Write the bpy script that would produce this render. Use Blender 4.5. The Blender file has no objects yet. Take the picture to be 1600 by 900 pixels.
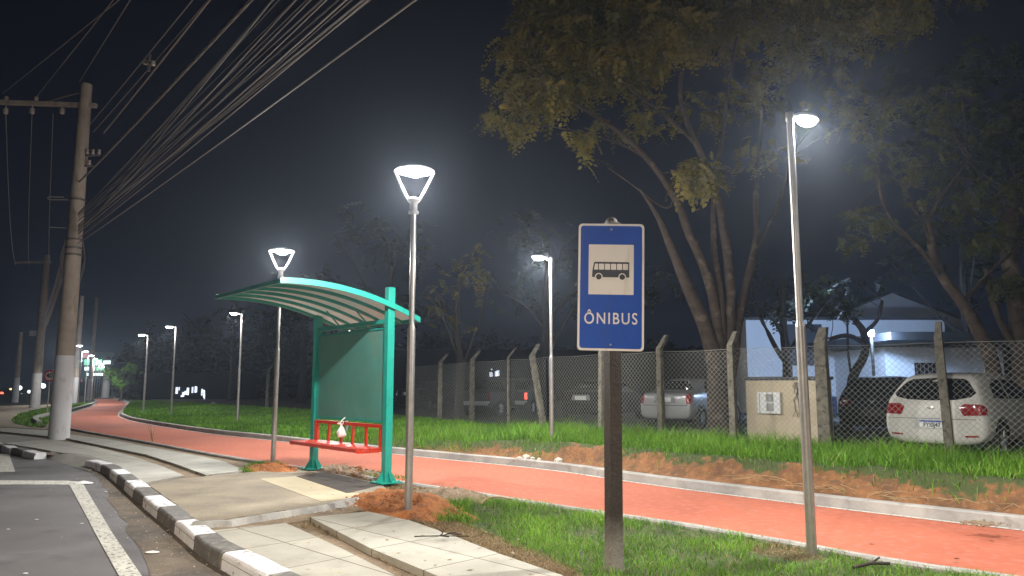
import bpy, bmesh, math, random
import numpy as np
from mathutils import Vector, Matrix, noise, bvhtree
R = math.radians
random.seed(7); rng = np.random.default_rng(7)
S = bpy.context.scene; COL = S.collection

# ---------------------------------------------------------------- camera, sky, exposure
FPX, PITCH, CAMZ = 1150.0, math.atan(152/1150), 1.5
cam = bpy.data.cameras.new('camera'); cam.sensor_width = 36; cam.lens = 36*FPX/1600
cam.clip_start = .05; cam.clip_end = 900
co = bpy.data.objects.new('camera', cam); COL.objects.link(co)
co.location = (0, 0, CAMZ); co.rotation_euler = (R(90)+PITCH, 0, 0)
S.camera = co
w = bpy.data.worlds.new('World'); S.world = w; w.use_nodes = True
nt = w.node_tree; nt.nodes.clear()
wo = nt.nodes.new('ShaderNodeOutputWorld'); bg = nt.nodes.new('ShaderNodeBackground')
tc = nt.nodes.new('ShaderNodeTexCoord'); sp = nt.nodes.new('ShaderNodeSeparateXYZ')
rp = nt.nodes.new('ShaderNodeValToRGB')
rp.color_ramp.elements[0].position = 0.0; rp.color_ramp.elements[0].color = (.0050, .0066, .0125, 1)
rp.color_ramp.elements[1].position = .6; rp.color_ramp.elements[1].color = (.0012, .0014, .0034, 1)
nt.links.new(tc.outputs['Generated'], sp.inputs[0]); nt.links.new(sp.outputs['Z'], rp.inputs[0])
nt.links.new(rp.outputs[0], bg.inputs[0]); nt.links.new(bg.outputs[0], wo.inputs[0])
bg.inputs[1].default_value = 1.0
S.view_settings.view_transform = 'Standard'; S.view_settings.look = 'None'
S.view_settings.exposure = 0.18; S.view_settings.gamma = 1
S.cycles.volume_bounces = 0; S.cycles.max_bounces = 6
S.cycles.sample_clamp_indirect = 4
HALO_HAZE = .00135
LAMP_W = 980.0

# ---------------------------------------------------------------- helpers
def ray(px, py):
    u = (px-800)/FPX; v = (450-py)/FPX
    return (u, math.cos(PITCH)-v*math.sin(PITCH), math.sin(PITCH)+v*math.cos(PITCH))
def g(px, py, z=0.0):
    d = ray(px, py); t = (z-CAMZ)/d[2]; return Vector((d[0]*t, d[1]*t, z))
def dp(px, py, Y):
    d = ray(px, py); t = Y/d[1]; return Vector((d[0]*t, Y, CAMZ+d[2]*t))

def link(o, parent=None):
    COL.objects.link(o)
    if parent is not None: o.parent = parent
    return o
def tag(o, label=None, cat=None, group=None, kind=None):
    if label: o['label'] = label
    if cat: o['category'] = cat
    if group: o['group'] = group
    if kind: o['kind'] = kind
    return o
def thing(name, loc, rz, label, cat, group=None):
    o = bpy.data.objects.new(name, None); o.empty_display_size = .2
    link(o); o.location = loc; o.rotation_euler = (0, 0, rz)
    return tag(o, label, cat, group)
def copy_tree(o, parent=None):
    c = o.copy(); COL.objects.link(c); c.parent = parent
    for ch in o.children: copy_tree(ch, c)
    return c

class MB:
    def __init__(s): s.v = []; s.f = []; s.m = []; s.sm = []
    def add(s, vs, fs, m=0, smooth=False):
        b = len(s.v); s.v += [tuple(x) for x in vs]
        for f in fs: s.f.append([i+b for i in f]); s.m.append(m); s.sm.append(smooth)
    def box(s, c, d, rot=None, m=0):
        x, y, z = d[0]/2, d[1]/2, d[2]/2
        vs = [Vector(p) for p in ((-x,-y,-z),(x,-y,-z),(x,y,-z),(-x,y,-z),(-x,-y,z),(x,-y,z),(x,y,z),(-x,y,z))]
        if rot is not None: vs = [rot@p for p in vs]
        vs = [p+Vector(c) for p in vs]
        s.add(vs, [(0,3,2,1),(4,5,6,7),(0,1,5,4),(1,2,6,5),(2,3,7,6),(3,0,4,7)], m)
    def bar(s, a, b, wd, th, m=0, up=(0,0,1)):
        a = Vector(a); b = Vector(b); d = (b-a); L = d.length; d.normalize()
        up = Vector(up)
        if abs(d.dot(up)) > .98: up = Vector((0,1,0))
        x = d.cross(up).normalized(); z = x.cross(d)
        M = Matrix((x, d, z)).transposed()
        s.box((a+b)/2, (wd, L, th), M, m)
    def tube(s, path, rad, n=8, m=0, cap=True, smooth=True):
        path = [Vector(p) for p in path]; k = len(path)
        if not hasattr(rad, '__len__'): rad = [rad]*k
        vs = []; t0 = (path[1]-path[0]).normalized()
        ref = Vector((0,0,1)) if abs(t0.z) < .9 else Vector((1,0,0))
        x = t0.cross(ref).normalized()
        for i in range(k):
            t = (path[min(i+1,k-1)]-path[max(i-1,0)]).normalized()
            x = (x-t*x.dot(t)).normalized(); y = t.cross(x)
            for j in range(n):
                a = 2*math.pi*j/n
                vs.append(path[i]+(x*math.cos(a)+y*math.sin(a))*rad[i])
        fs = [(i*n+j, i*n+(j+1)%n, (i+1)*n+(j+1)%n, (i+1)*n+j) for i in range(k-1) for j in range(n)]
        s.add(vs, fs, m, smooth)
        if cap: s.add(vs[:n], [tuple(range(n))[::-1]], m); s.add(vs[-n:], [tuple(range(n))], m)
    def lathe(s, prof, c=(0,0,0), n=24, m=0, axis='z', smooth=True):
        vs = []
        for r, h in prof:
            for j in range(n):
                a = 2*math.pi*j/n; p = (r*math.cos(a), r*math.sin(a), h)
                if axis == 'y': p = (p[0], p[2], p[1])
                if axis == 'x': p = (p[2], p[0], p[1])
                vs.append(Vector(p)+Vector(c))
        fs = [(i*n+j, i*n+(j+1)%n, (i+1)*n+(j+1)%n, (i+1)*n+j) for i in range(len(prof)-1) for j in range(n)]
        s.add(vs, fs, m, smooth)
    def prism(s, poly, z0, z1, m=0):          # extruded polygon in xy
        n = len(poly)
        vs = [(p[0], p[1], z0) for p in poly]+[(p[0], p[1], z1) for p in poly]
        s.add(vs, [tuple(range(n))[::-1], tuple(range(n, 2*n))]+[(i, (i+1)%n, (i+1)%n+n, i+n) for i in range(n)], m)
    def build(s, name, mats, parent=None, bevel=0, recalc=False):
        me = bpy.data.meshes.new(name); me.from_pydata(s.v, [], s.f); me.update()
        if not isinstance(mats, (list, tuple)): mats = [mats]
        for q in mats: me.materials.append(q)
        me.polygons.foreach_set('material_index', s.m); me.polygons.foreach_set('use_smooth', s.sm)
        if recalc:
            bm = bmesh.new(); bm.from_mesh(me); bmesh.ops.recalc_face_normals(bm, faces=bm.faces); bm.to_mesh(me); bm.free()
        o = bpy.data.objects.new(name, me); link(o, parent)
        if bevel:
            b = o.modifiers.new('bevel', 'BEVEL'); b.width = bevel; b.segments = 2; b.limit_method = 'ANGLE'; b.angle_limit = R(40)
        return o

def np_mesh(name, V, T, mat, parent=None, var=None):        # V (n,3), T (m,3) triangles
    me = bpy.data.meshes.new(name)
    me.vertices.add(len(V)); me.vertices.foreach_set('co', V.astype(np.float32).ravel())
    me.loops.add(T.size); me.loops.foreach_set('vertex_index', T.astype(np.int32).ravel())
    me.polygons.add(len(T)); me.polygons.foreach_set('loop_start', np.arange(0, T.size, 3, dtype=np.int32))
    me.update(calc_edges=True); me.validate()
    if var is not None:
        a = me.attributes.new('var', 'FLOAT', 'POINT'); a.data.foreach_set('value', var.astype(np.float32))
    me.materials.append(mat)
    o = bpy.data.objects.new(name, me); return link(o, parent)

# ---------------------------------------------------------------- materials
def mat(name, col, rough=.7, metal=0, var=0, scale=4, bump=0, bscale=30, col2=None, detail=6, coord='Object', spec=.5, fac_pos=(.35,.65), coat=0):
    m = bpy.data.materials.new(name); m.use_nodes = True; n = m.node_tree; L = n.links
    b = n.nodes['Principled BSDF']; b.inputs['Roughness'].default_value = rough; b.inputs['Metallic'].default_value = metal
    b.inputs['Specular IOR Level'].default_value = spec
    if coat: b.inputs['Coat Weight'].default_value = coat; b.inputs['Coat Roughness'].default_value = .06
    b.inputs['Base Color'].default_value = (*col, 1)
    c = n.nodes.new('ShaderNodeTexCoord')
    if var or col2:
        c2 = col2 or tuple(x*(1-var) for x in col)
        t = n.nodes.new('ShaderNodeTexNoise'); t.inputs['Scale'].default_value = scale; t.inputs['Detail'].default_value = detail; t.inputs['Roughness'].default_value = .62
        r = n.nodes.new('ShaderNodeValToRGB'); r.color_ramp.elements[0].position = fac_pos[0]; r.color_ramp.elements[1].position = fac_pos[1]
        r.color_ramp.elements[0].color = (*c2, 1); r.color_ramp.elements[1].color = (*col, 1)
        L.new(c.outputs[coord], t.inputs['Vector']); L.new(t.outputs['Fac'], r.inputs[0]); L.new(r.outputs[0], b.inputs['Base Color'])
        m['ramp'] = r.name
    if bump:
        t2 = n.nodes.new('ShaderNodeTexNoise'); t2.inputs['Scale'].default_value = bscale; t2.inputs['Detail'].default_value = 8
        bp = n.nodes.new('ShaderNodeBump'); bp.inputs['Strength'].default_value = bump; bp.inputs['Distance'].default_value = .02
        L.new(c.outputs[coord], t2.inputs['Vector']); L.new(t2.outputs['Fac'], bp.inputs['Height']); L.new(bp.outputs[0], b.inputs['Normal'])
    return m
def speckle(m, col, scale, lo, hi, amt=1.0, coord='Object', stretch=None, detail=3):      # mixes a second, finer pattern over a material's colour
    n = m.node_tree; L = n.links; b = n.nodes['Principled BSDF']
    src = b.inputs['Base Color'].links[0].from_socket if b.inputs['Base Color'].links else None
    c = n.nodes.new('ShaderNodeTexCoord'); t = n.nodes.new('ShaderNodeTexNoise'); t.inputs['Scale'].default_value = scale; t.inputs['Detail'].default_value = detail
    vec = c.outputs[coord]
    if stretch:
        mp = n.nodes.new('ShaderNodeMapping'); mp.inputs['Scale'].default_value = stretch[:3]
        if len(stretch) > 3: mp.inputs['Rotation'].default_value = (0, 0, stretch[3])
        L.new(vec, mp.inputs[0]); vec = mp.outputs[0]
    L.new(vec, t.inputs['Vector'])
    mr = n.nodes.new('ShaderNodeMapRange'); mr.inputs[1].default_value = lo; mr.inputs[2].default_value = hi; mr.inputs[4].default_value = amt
    L.new(t.outputs['Fac'], mr.inputs[0])
    mx = n.nodes.new('ShaderNodeMix'); mx.data_type = 'RGBA'
    L.new(mr.outputs[0], mx.inputs[0])
    if src: L.new(src, mx.inputs[6])
    else: mx.inputs[6].default_value = b.inputs['Base Color'].default_value
    mx.inputs[7].default_value = (*col, 1); L.new(mx.outputs[2], b.inputs['Base Color'])
    return m
def emit(name, col, st):
    m = bpy.data.materials.new(name); m.use_nodes = True; n = m.node_tree; b = n.nodes['Principled BSDF']
    b.inputs['Base Color'].default_value = (*col, 1); b.inputs['Emission Color'].default_value = (*col, 1); b.inputs['Emission Strength'].default_value = st
    return m
def blade_mat(name, cols, rough=.55, trans=.25):
    m = bpy.data.materials.new(name); m.use_nodes = True; n = m.node_tree; L = n.links; b = n.nodes['Principled BSDF']
    a = n.nodes.new('ShaderNodeAttribute'); a.attribute_name = 'var'
    r = n.nodes.new('ShaderNodeValToRGB'); e = r.color_ramp.elements
    for i, (p, c) in enumerate(cols):
        q = e[i] if i < 2 else e.new(p); q.position = p; q.color = (*c, 1)
    L.new(a.outputs['Fac'], r.inputs[0]); L.new(r.outputs[0], b.inputs['Base Color']); b.inputs['Roughness'].default_value = rough
    b.inputs['Specular IOR Level'].default_value = .25
    tr = n.nodes.new('ShaderNodeBsdfTranslucent'); L.new(r.outputs[0], tr.inputs[0])
    mx = n.nodes.new('ShaderNodeMixShader'); mx.inputs[0].default_value = trans
    L.new(b.outputs[0], mx.inputs[1]); L.new(tr.outputs[0], mx.inputs[2]); L.new(mx.outputs[0], n.nodes['Material Output'].inputs[0])
    return m

ASPH = speckle(mat('asphalt', (.165,.160,.166), .8, var=.25, scale=.9, bump=.5, bscale=140, coord='Object'), (.16,.15,.145), 160, .62, .75, .7)
speckle(ASPH, (.065,.062,.065), 1.3, .58, .70, .6)
GUTTER = speckle(mat('gutter dirt', (.17,.135,.10), .95, col2=(.075,.065,.055), scale=1.6, bump=.8, bscale=40), (.28,.22,.16), 12, .6, .72, .6)
LINE = speckle(mat('worn road paint', (.62,.61,.55), .7, var=.18, scale=5, bump=.3, bscale=120), (.09,.085,.085), 26, .56, .62, .9)
PATH = speckle(mat('red cycle path', (.45,.125,.066), .85, col2=(.38,.10,.054), scale=.8, bump=.5, bscale=110), (.52,.17,.125), 9, .5, .75, .8)
speckle(PATH, (.22,.07,.055), 2.6, .64, .76, .45, stretch=(1,3,1,R(45)))
speckle(PATH, (.33,.09,.065), 90, .58, .68, .5)
speckle(PATH, (.30,.13,.075), 1.1, .60, .80, .55, stretch=(1.4,.5,1,R(45)))
speckle(PATH, (.16,.06,.045), 5, .70, .74, .6, stretch=(.35,4,1,R(45)), detail=8)
CONC = speckle(mat('kerb concrete', (.38,.37,.345), .9, col2=(.25,.245,.23), scale=2.2, bump=.5, bscale=60), (.17,.15,.12), 5, .6, .74, .7)
PAD = speckle(mat('pad concrete', (.30,.255,.185), .93, col2=(.20,.17,.13), scale=1.3, bump=.7, bscale=55), (.36,.31,.24), 45, .55, .7, .55)
PADR = speckle(mat('ramp concrete', (.34,.325,.29), .93, col2=(.25,.24,.21), scale=1.3, bump=.5, bscale=55), (.18,.165,.14), 6, .58, .7, .6)
PADY = speckle(mat('smooth pale screed', (.46,.39,.26), .9, col2=(.38,.33,.23), scale=2, bump=.35, bscale=60), (.25,.21,.15), 7, .62, .75, .5)  # paler, yellower tone for one part of the shelter pad
PADD = speckle(mat('dark fresh screed', (.062,.050,.038), .9, col2=(.035,.032,.03), scale=4, bump=.4, bscale=60), (.11,.09,.07), 18, .6, .75, .5)  # darker tone for a four-cornered part of the shelter pad
WPAINT = speckle(mat('white kerb paint', (.74,.74,.76), .7, var=.15, scale=6, bump=.4, bscale=50), (.20,.18,.16), 9, .60, .68, .85)
BPAINT = speckle(mat('black kerb paint', (.15,.145,.14), .7, var=.3, scale=6, bump=.5, bscale=50), (.26,.23,.18), 11, .54, .66, .8)
SOIL = speckle(mat('dusty soil', (.24,.175,.115), 1, col2=(.14,.105,.07), scale=3, bump=1, bscale=25), (.36,.29,.20), 20, .55, .7, .6)
CLAY = speckle(mat('orange clay', (.42,.155,.048), 1, col2=(.25,.10,.04), scale=5, bump=1, bscale=30), (.55,.27,.11), 22, .58, .72, .6)
CLAYB = speckle(mat('clay bank', (.235,.105,.040), 1, col2=(.11,.055,.027), scale=4, bump=1, bscale=22), (.30,.17,.08), 13, .56, .72, .6)
speckle(CLAYB, (.09,.06,.035), 7, .58, .68, .7, stretch=(1,1,3))
TURF = speckle(mat('turf soil', (.06,.085,.022), 1, col2=(.035,.045,.018), scale=6, bump=1, bscale=25), (.14,.11,.05), 9, .55, .7, .6)
LOT = speckle(mat('dark earth', (.045,.042,.036), 1, var=.4, scale=1, bump=.6, bscale=15), (.07,.07,.05), 4, .55, .7, .5)
GALV = speckle(mat('galvanised steel', (.50,.48,.46), .38, metal=.75, var=.2, scale=10), (.30,.24,.20), 6, .52, .7, .5, stretch=(1,1,.15))
ALU = mat('lamp housing', (.55,.56,.58), .4, metal=.3)
TEAL = speckle(mat('teal painted steel', (.012,.30,.235), .35, var=.12, scale=5, coat=.3), (.02,.18,.15), 8, .6, .75, .5)
PANEL = speckle(mat('dusty teal board', (.085,.27,.225), .3, var=.15, scale=2, spec=.5), (.12,.23,.20), 2.5, .5, .75, .5)
RED = speckle(mat('red painted steel', (.52,.035,.012), .3, var=.15, scale=6, coat=.3), (.30,.03,.015), 12, .6, .7, .5)
WOOD = speckle(mat('dark wood', (.045,.032,.024), .75, var=.35, scale=3, bump=.5, bscale=40), (.03,.022,.016), 5, .5, .65, .8, stretch=(8,8,.4))
POLEC = speckle(mat('pole concrete', (.36,.30,.245), .9, col2=(.27,.225,.185), scale=2.4, bump=.4, bscale=30), (.14,.11,.09), 6, .58, .7, .6, stretch=(1,1,.25))
WHITEW = speckle(mat('whitewash', (.62,.61,.62), .85, var=.1, scale=2, bump=.3, bscale=30), (.36,.31,.27), 4, .58, .72, .6, stretch=(1,1,.5))
POSTC = speckle(mat('fence concrete', (.20,.18,.14), .95, col2=(.09,.083,.066), scale=7, bump=.9, bscale=35), (.05,.048,.04), 12, .56, .66, .8)
WIREM = mat('fence wire', (.34,.34,.31), .5, metal=.25)
CABLE = mat('cable sheath', (.11,.105,.10), .7)
CABLE2 = mat('weathered cable', (.20,.18,.16), .6)
CERAM = mat('insulator ceramic', (.35,.30,.27), .25)
STEELD = mat('dark steel', (.12,.11,.10), .5, metal=.5)
BLACK = mat('black plastic', (.012,.012,.013), .5)
RUBBER = mat('rubber', (.02,.02,.02), .85)
BARKD = mat('dark bark', (.035,.028,.022), .95, var=.4, scale=5, bump=1, bscale=18)
BARK = speckle(mat('bark', (.062,.042,.030), .95, col2=(.032,.023,.017), scale=5, bump=1, bscale=18), (.12,.095,.07), 4, .56, .66, .7)
SIGNBLUE = mat('sign blue', (.014,.075,.42), .45, var=.1, scale=3, spec=.2)
SIGNWHITE = mat('sign white', (.72,.69,.67), .45, spec=.25)
SIGNGREY = mat('sign rim', (.60,.60,.60), .4, metal=.2)
SIGNDARK = mat('sign black', (.02,.025,.04), .45)
WALLW = speckle(mat('white render wall', (.66,.68,.70), .9, var=.1, scale=.6), (.45,.46,.47), 1.2, .6, .75, .5)
BEIGE = speckle(mat('beige render', (.64,.54,.38), .95, col2=(.52,.43,.30), scale=2.5, bump=.3, bscale=40), (.45,.28,.13), 1.6, .55, .75, .6, stretch=(1,1,.6))
ROOFT = mat('dark roofing', (.06,.06,.065), .8, var=.3, scale=3)
DARKW = mat('dark board', (.035,.037,.045), .6)
GLASSD = mat('dark glass', (.010,.011,.013), .08, spec=.6)
MULTI = mat('translucent roof sheet', (.60,.62,.58), .4, var=.08, scale=3)
_n = MULTI.node_tree; _t = _n.nodes.new('ShaderNodeBsdfTranslucent'); _t.inputs[0].default_value = (.62,.64,.60,1); _m = _n.nodes.new('ShaderNodeMixShader'); _m.inputs[0].default_value = .38
_n.links.new(_n.nodes['Principled BSDF'].outputs[0], _m.inputs[1]); _n.links.new(_t.outputs[0], _m.inputs[2]); _n.links.new(_m.outputs[0], _n.nodes['Material Output'].inputs[0])
PLASTICW = mat('white plastic', (.8,.8,.78), .4)
ROCK = mat('pale rubble', (.5,.46,.40), .95, var=.3, scale=8, bump=.7, bscale=30)
TWIG = mat('twig', (.03,.022,.018), .9)
DRYM = mat('dry stem', (.30,.21,.11), .9)
BLUEP = mat('blue hose', (.05,.13,.40), .4)
GREEN = blade_mat('grass blade', [(0, (.045,.115,.010)), (1, (.23,.42,.045)), (.5, (.11,.25,.022))])
DRYG = blade_mat('dry grass blade', [(0, (.13,.085,.04)), (1, (.40,.30,.16)), (.5, (.24,.17,.085))])
LEAF = blade_mat('tree leaf', [(0, (.05,.055,.013)), (1, (.38,.30,.06)), (.55, (.165,.145,.03))], trans=.3)
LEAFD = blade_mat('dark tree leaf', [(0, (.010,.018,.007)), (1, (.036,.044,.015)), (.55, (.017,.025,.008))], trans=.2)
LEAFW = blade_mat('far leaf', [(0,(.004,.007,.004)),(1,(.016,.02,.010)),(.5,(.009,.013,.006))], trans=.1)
LEAFM = blade_mat('mid tree leaf', [(0, (.02,.032,.008)), (1, (.13,.13,.03)), (.55, (.055,.065,.016))], trans=.25)
LEAFG = blade_mat('bright tree leaf', [(0, (.05,.12,.015)), (1, (.16,.30,.04)), (.5, (.09,.2,.03))], trans=.3)
LAMPGLOW = emit('lit lamp lens', (.97,.98,1.0), 110)
EW = emit('far white light', (.9,.95,1), 3.5); EWD = emit('far dim window light', (.75,.82,.95), .9); ER = emit('far red light', (1,.10,.06), 5)
EG = emit('lit green panel', (.35,.95,.65), .8); EP = emit('lit pink panel', (1,.45,.5), .35); EB = emit('lit white panel', (.85,.95,1), 1.5)
EO = emit('far amber light', (1,.55,.2), 3)

# ---------------------------------------------------------------- traced lines of the place (ground plan)
FAR = [g(*q) for q in [(1600,828),(1275,790),(1000,755),(862,733),(647,713),(400,685),(320,677),(210,659),(190,652),(185,648),(197,635),(200,629)]]
FAR = [Vector((15,-1.6,0)), Vector((9.2,4.1,0))]+FAR+[Vector((-45,84,0))]
NEAR = [g(*q) for q in [(1565,897),(1397,877),(1261,851),(1098,823),(1000,809),(779,776),(732,768),(400,720),(320,707),(225,689),(105,669)]]
NEAR = [Vector((13,-3.2,0)), Vector((7.2,2.8,0))]+NEAR+[g(79,659), g(107,648), g(156,631), Vector((-46,82,0))]
KERB2 = [g(*q, -.13) for q in [(131,731),(160,738),(183,757),(228,798),(273,835),(335,890)]]+[Vector((-.4,4.3,-.13)), Vector((3.5,.2,-.13)), Vector((9,-5.5,-.13))]
KERB1 = [Vector((-38,54,-.13)), Vector((-37,45,-.13)), Vector((-33,37,-.13)), Vector((-25.5,30,-.13)), Vector((-18.5,24,-.13))]+[g(*q, -.13) for q in [(0,700),(31,708),(73,717)]]
def resample(pl, step):
    out = [Vector(pl[0])]; 
    for a, b in zip(pl[:-1], pl[1:]):
        n = max(1, int((b-a).length/step))
        for i in range(1, n+1): out.append(a.lerp(b, i/n))
    return out
def smooth(pl, it=2):
    for _ in range(it):
        q = [pl[0]]
        for a, b in zip(pl[:-1], pl[1:]): q += [a.lerp(b, .25), a.lerp(b, .75)]
        q.append(pl[-1]); pl = q
    return pl
FAR = smooth(FAR, 2); FARs = resample(FAR, .5)
NEARs = smooth(NEAR, 2)
KERB2 = smooth(KERB2, 1); 
def normals(pl, side=1):
    ns = []
    for i in range(len(pl)):
        t = (pl[min(i+1, len(pl)-1)]-pl[max(i-1, 0)]); t.z = 0; t.normalize()
        ns.append(Vector((t.y, -t.x, 0))*side)
    return ns
def ngon(name, pts, z, m, kind='structure'):
    from mathutils.geometry import delaunay_2d_cdt
    P = [Vector((p[0], p[1])) for p in pts]; n = len(P)
    vs, _, fs, *_r = delaunay_2d_cdt(P, [(i, (i+1) % n) for i in range(n)], [], 0, 1e-5)
    poly = [(p.x, p.y) for p in P]; keep = []
    for f in fs:
        c = sum((vs[i] for i in f), Vector((0, 0)))/len(f)
        if in_poly(np.array([c.x]), np.array([c.y]), poly)[0]:
            A = (vs[f[1]]-vs[f[0]]).cross(vs[f[2]]-vs[f[0]]); keep.append(list(f) if A > 0 else list(f)[::-1])
    me = bpy.data.meshes.new(name); me.from_pydata([(v.x, v.y, z) for v in vs], [], keep); me.update()
    me.materials.append(m); o = bpy.data.objects.new(name, me); link(o); return tag(o, kind=kind)
def in_poly(x, y, poly):
    c = np.zeros(len(x), bool); n = len(poly)
    for i in range(n):
        x1, y1 = poly[i][:2]; x2, y2 = poly[(i+1)%n][:2]
        k = ((y1 > y) != (y2 > y)) & (x < (x2-x1)*(y-y1)/((y2-y1) or 1e-9)+x1); c ^= k
    return c
def strip(mb, pl, w, z0, z1, side, m=0, cham=.015, jit=0):
    ns = normals(pl, side); vs = []; K = 5
    for i, (p, n) in enumerate(zip(pl, ns)):
        j = (noise.noise(p*3.1)*jit, noise.noise(p*2.3+Vector((5,1,2)))*jit)
        for off, z in ((0, z0), (.01, z1-cham), (cham+.01+j[0], z1+j[1]), (w-cham, z1+j[1]), (w, z1-cham-.005)):
            q = p+n*off; vs.append((q.x, q.y, z))
        q = p+n*w; vs.append((q.x, q.y, z0)) 
    K = 6
    fs = [(i*K+k, (i+1)*K+k, (i+1)*K+k+1, i*K+k+1) for i in range(len(pl)-1) for k in range(K-1)]
    fs += [tuple(range(K)), tuple(range((len(pl)-1)*K, len(pl)*K))[::-1]]
    mb.add(vs, fs, m)

# ---------------------------------------------------------------- setting: ground, road, path, kerbs
mb = MB(); mb.add([(-300,-80,-.21),(300,-80,-.21),(300,420,-.21),(-300,420,-.21)], [(0,1,2,3)]); tag(mb.build('ground', LOT), kind='structure')
kb = [p.copy() for p in KERB1]+[g(97,716,-.13), g(120,725,-.13)]+KERB2
ngon('road', [(-130,60),(-38,60)]+[(p.x, p.y) for p in kb]+[(9,-30),(-130,-30)], -.13, ASPH)
# dirt covered gutter beside the kerb
gut = [g(*q,-.124) for q in [(130,733),(150,742),(165,765),(185,800),(205,835),(225,872),(245,905)]]+[Vector((-2.9,5.4,0)), Vector((-.8,3.2,0)), Vector((2.5,0,0)), Vector((6.5,-5,0))]
gut = [p+Vector((noise.noise(p*1.5)*.07, noise.noise(p*1.5+Vector((3,3,3)))*.07, 0)) for p in resample(gut, .2)]
ngon('road_gutter', gut+[Vector((9,-5.5,0))]+[p for p in KERB2[::-1][1:]], -.126, GUTTER)
# painted lines
def paint(pts, name='road_marking'):
    return ngon(name, [g(px, py, -.122) for px, py in pts], -.122, LINE)
paint([(108,757),(128,753),(150,790),(177,835),(224,903),(188,903),(150,835),(128,793)])
paint([(-60,750),(105,751),(128,753),(108,757),(-60,757)])
paint([(-20,709),(14,709),(24,737),(-20,738)])
# soil under the pavement
side = [(p.x, p.y) for p in KERB1]+[(p.x, p.y) for p in (g(84,709), g(92,705), g(128,707), g(176,722))]+[(p.x, p.y) for p in KERB2[2:]]+[(p.x, p.y) for p in [Vector((12.5,-6,0))]]+[(p.x, p.y) for p in NEARs if p.y < 70]
ngon('pavement_soil', side, -.035, SOIL)
# cycle path
ngon('cycle_path', [(p.x, p.y) for p in FAR]+[(p.x, p.y) for p in NEARs[::-1]], 0.0, PATH)
mb = MB(); strip(mb, FARs, .16, -.05, .13, 1, jit=.006); tag(mb.build('cycle_path_kerb', CONC, recalc=True), kind='structure')
mb = MB(); strip(mb, [p-n*.004 for p, n in zip(resample(NEARs, .4), normals(resample(NEARs, .4)))], .11, -.05, .022, -1, jit=.01); tag(mb.build('cycle_path_edging', CONC, recalc=True), kind='structure')
mb = MB(); ns = normals(FARs); vs = []
for p, n in zip(FARs, ns):
    a = p-n*(.02); b = p-n*(.085+.01*noise.noise(p*2)); vs += [(a.x, a.y, .005), (b.x, b.y, .005)]
mb.add(vs, [(2*i, 2*i+2, 2*i+3, 2*i+1) for i in range(len(FARs)-1)]); tag(mb.build('cycle_path_line', LINE, recalc=True), kind='structure')
# black and white painted kerb stones
def painted_kerb(pl, start_white, blen, name, fix=None):
    mb = MB(); pts = resample(pl, .05); acc = 0; seg = [pts[0]]; k = start_white; L = blen
    def flush(seg, k):
        if len(seg) < 3: return
        c = [seg[0].lerp(seg[1], .15)]+seg[1:-1]+[seg[-1].lerp(seg[-2], .15)]
        dz = random.uniform(-.006, .006)
        strip(mb, c, .25+random.uniform(-.008,.008), -.16, .018+dz, -1, m=0 if k else 1, cham=.022, jit=.012)
    for a, b in zip(pts[:-1], pts[1:]):
        acc += (b-a).length; seg.append(b)
        if acc >= L: flush(seg, k); seg = [b]; k = not k; acc = 0; L = blen*random.uniform(.9, 1.1)
    flush(seg, k)
    o = mb.build(name, [WPAINT, BPAINT], recalc=True); o.modifiers.new('b', 'BEVEL').width = .006
    return tag(o, kind='structure')
painted_kerb(KERB2, True, 1.0, 'kerb'); 
painted_kerb([p for p in KERB1[2:]][::-1], True, .95, 'kerb')
# dropped kerb between the two
lo = resample([g(70,716,-.13), g(103,726,-.13), g(140,736,-.13)], .12); hi_ = [g(84,704,0), g(128,705,0), g(182,721,0)]; hi_ = [hi_[0].lerp(hi_[1], 2*i/(len(lo)-1)) if i*2 <= len(lo)-1 else hi_[1].lerp(hi_[2], 2*i/(len(lo)-1)-1) for i in range(len(lo))]
mb = MB(); vs = []
for p, q in zip(lo, hi_):
    for k in range(9):
        f = k/8; c = p.lerp(q, f); c.z = -.127+.124*min(1, f*1.6)+.003*noise.noise(c*5); vs.append(tuple(c))
mb.add(vs, [(i*9+k, i*9+9+k, i*9+10+k, i*9+k+1) for i in range(len(lo)-1) for k in range(8)], 0, True); rm = mb.build('kerb_ramp', PADR)
if rm.data.polygons[0].normal.z < 0: rm.data.flip_normals()
tag(rm, kind='structure')

# ---------------------------------------------------------------- pavement slabs
def tile_mat(name, col, col2, bw, rh, rot, off=(0,0)):
    m = mat(name, col, .9, col2=col2, scale=1.4, bump=.35, bscale=50); n = m.node_tree; L = n.links; b = n.nodes['Principled BSDF']
    speckle(m, tuple(x*.62 for x in col), 4.5, .56, .72, .5)
    src = b.inputs['Base Color'].links[0].from_socket
    c = n.nodes.new('ShaderNodeTexCoord'); mp = n.nodes.new('ShaderNodeMapping'); mp.inputs['Rotation'].default_value = (0,0,rot); mp.inputs['Location'].default_value = (off[0], off[1], 0)
    br = n.nodes.new('ShaderNodeTexBrick'); br.offset = 0; br.inputs['Scale'].default_value = 1; br.inputs['Brick Width'].default_value = bw; br.inputs['Row Height'].default_value = rh
    br.inputs['Mortar Size'].default_value = .008; br.inputs['Mortar Smooth'].default_value = .3
    br.inputs['Color1'].default_value = (1,1,1,1); br.inputs['Color2'].default_value = (.86,.86,.86,1); br.inputs['Mortar'].default_value = (.28,.25,.2,1)
    L.new(c.outputs['Object'], mp.inputs[0]); L.new(mp.outputs[0], br.inputs[0])
    mx = n.nodes.new('ShaderNodeMix'); mx.data_type = 'RGBA'; mx.blend_type = 'MULTIPLY'; mx.inputs[0].default_value = 1
    L.new(src, mx.inputs[6]); L.new(br.outputs[0], mx.inputs[7]); L.new(mx.outputs[2], b.inputs['Base Color'])
    return m
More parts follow.
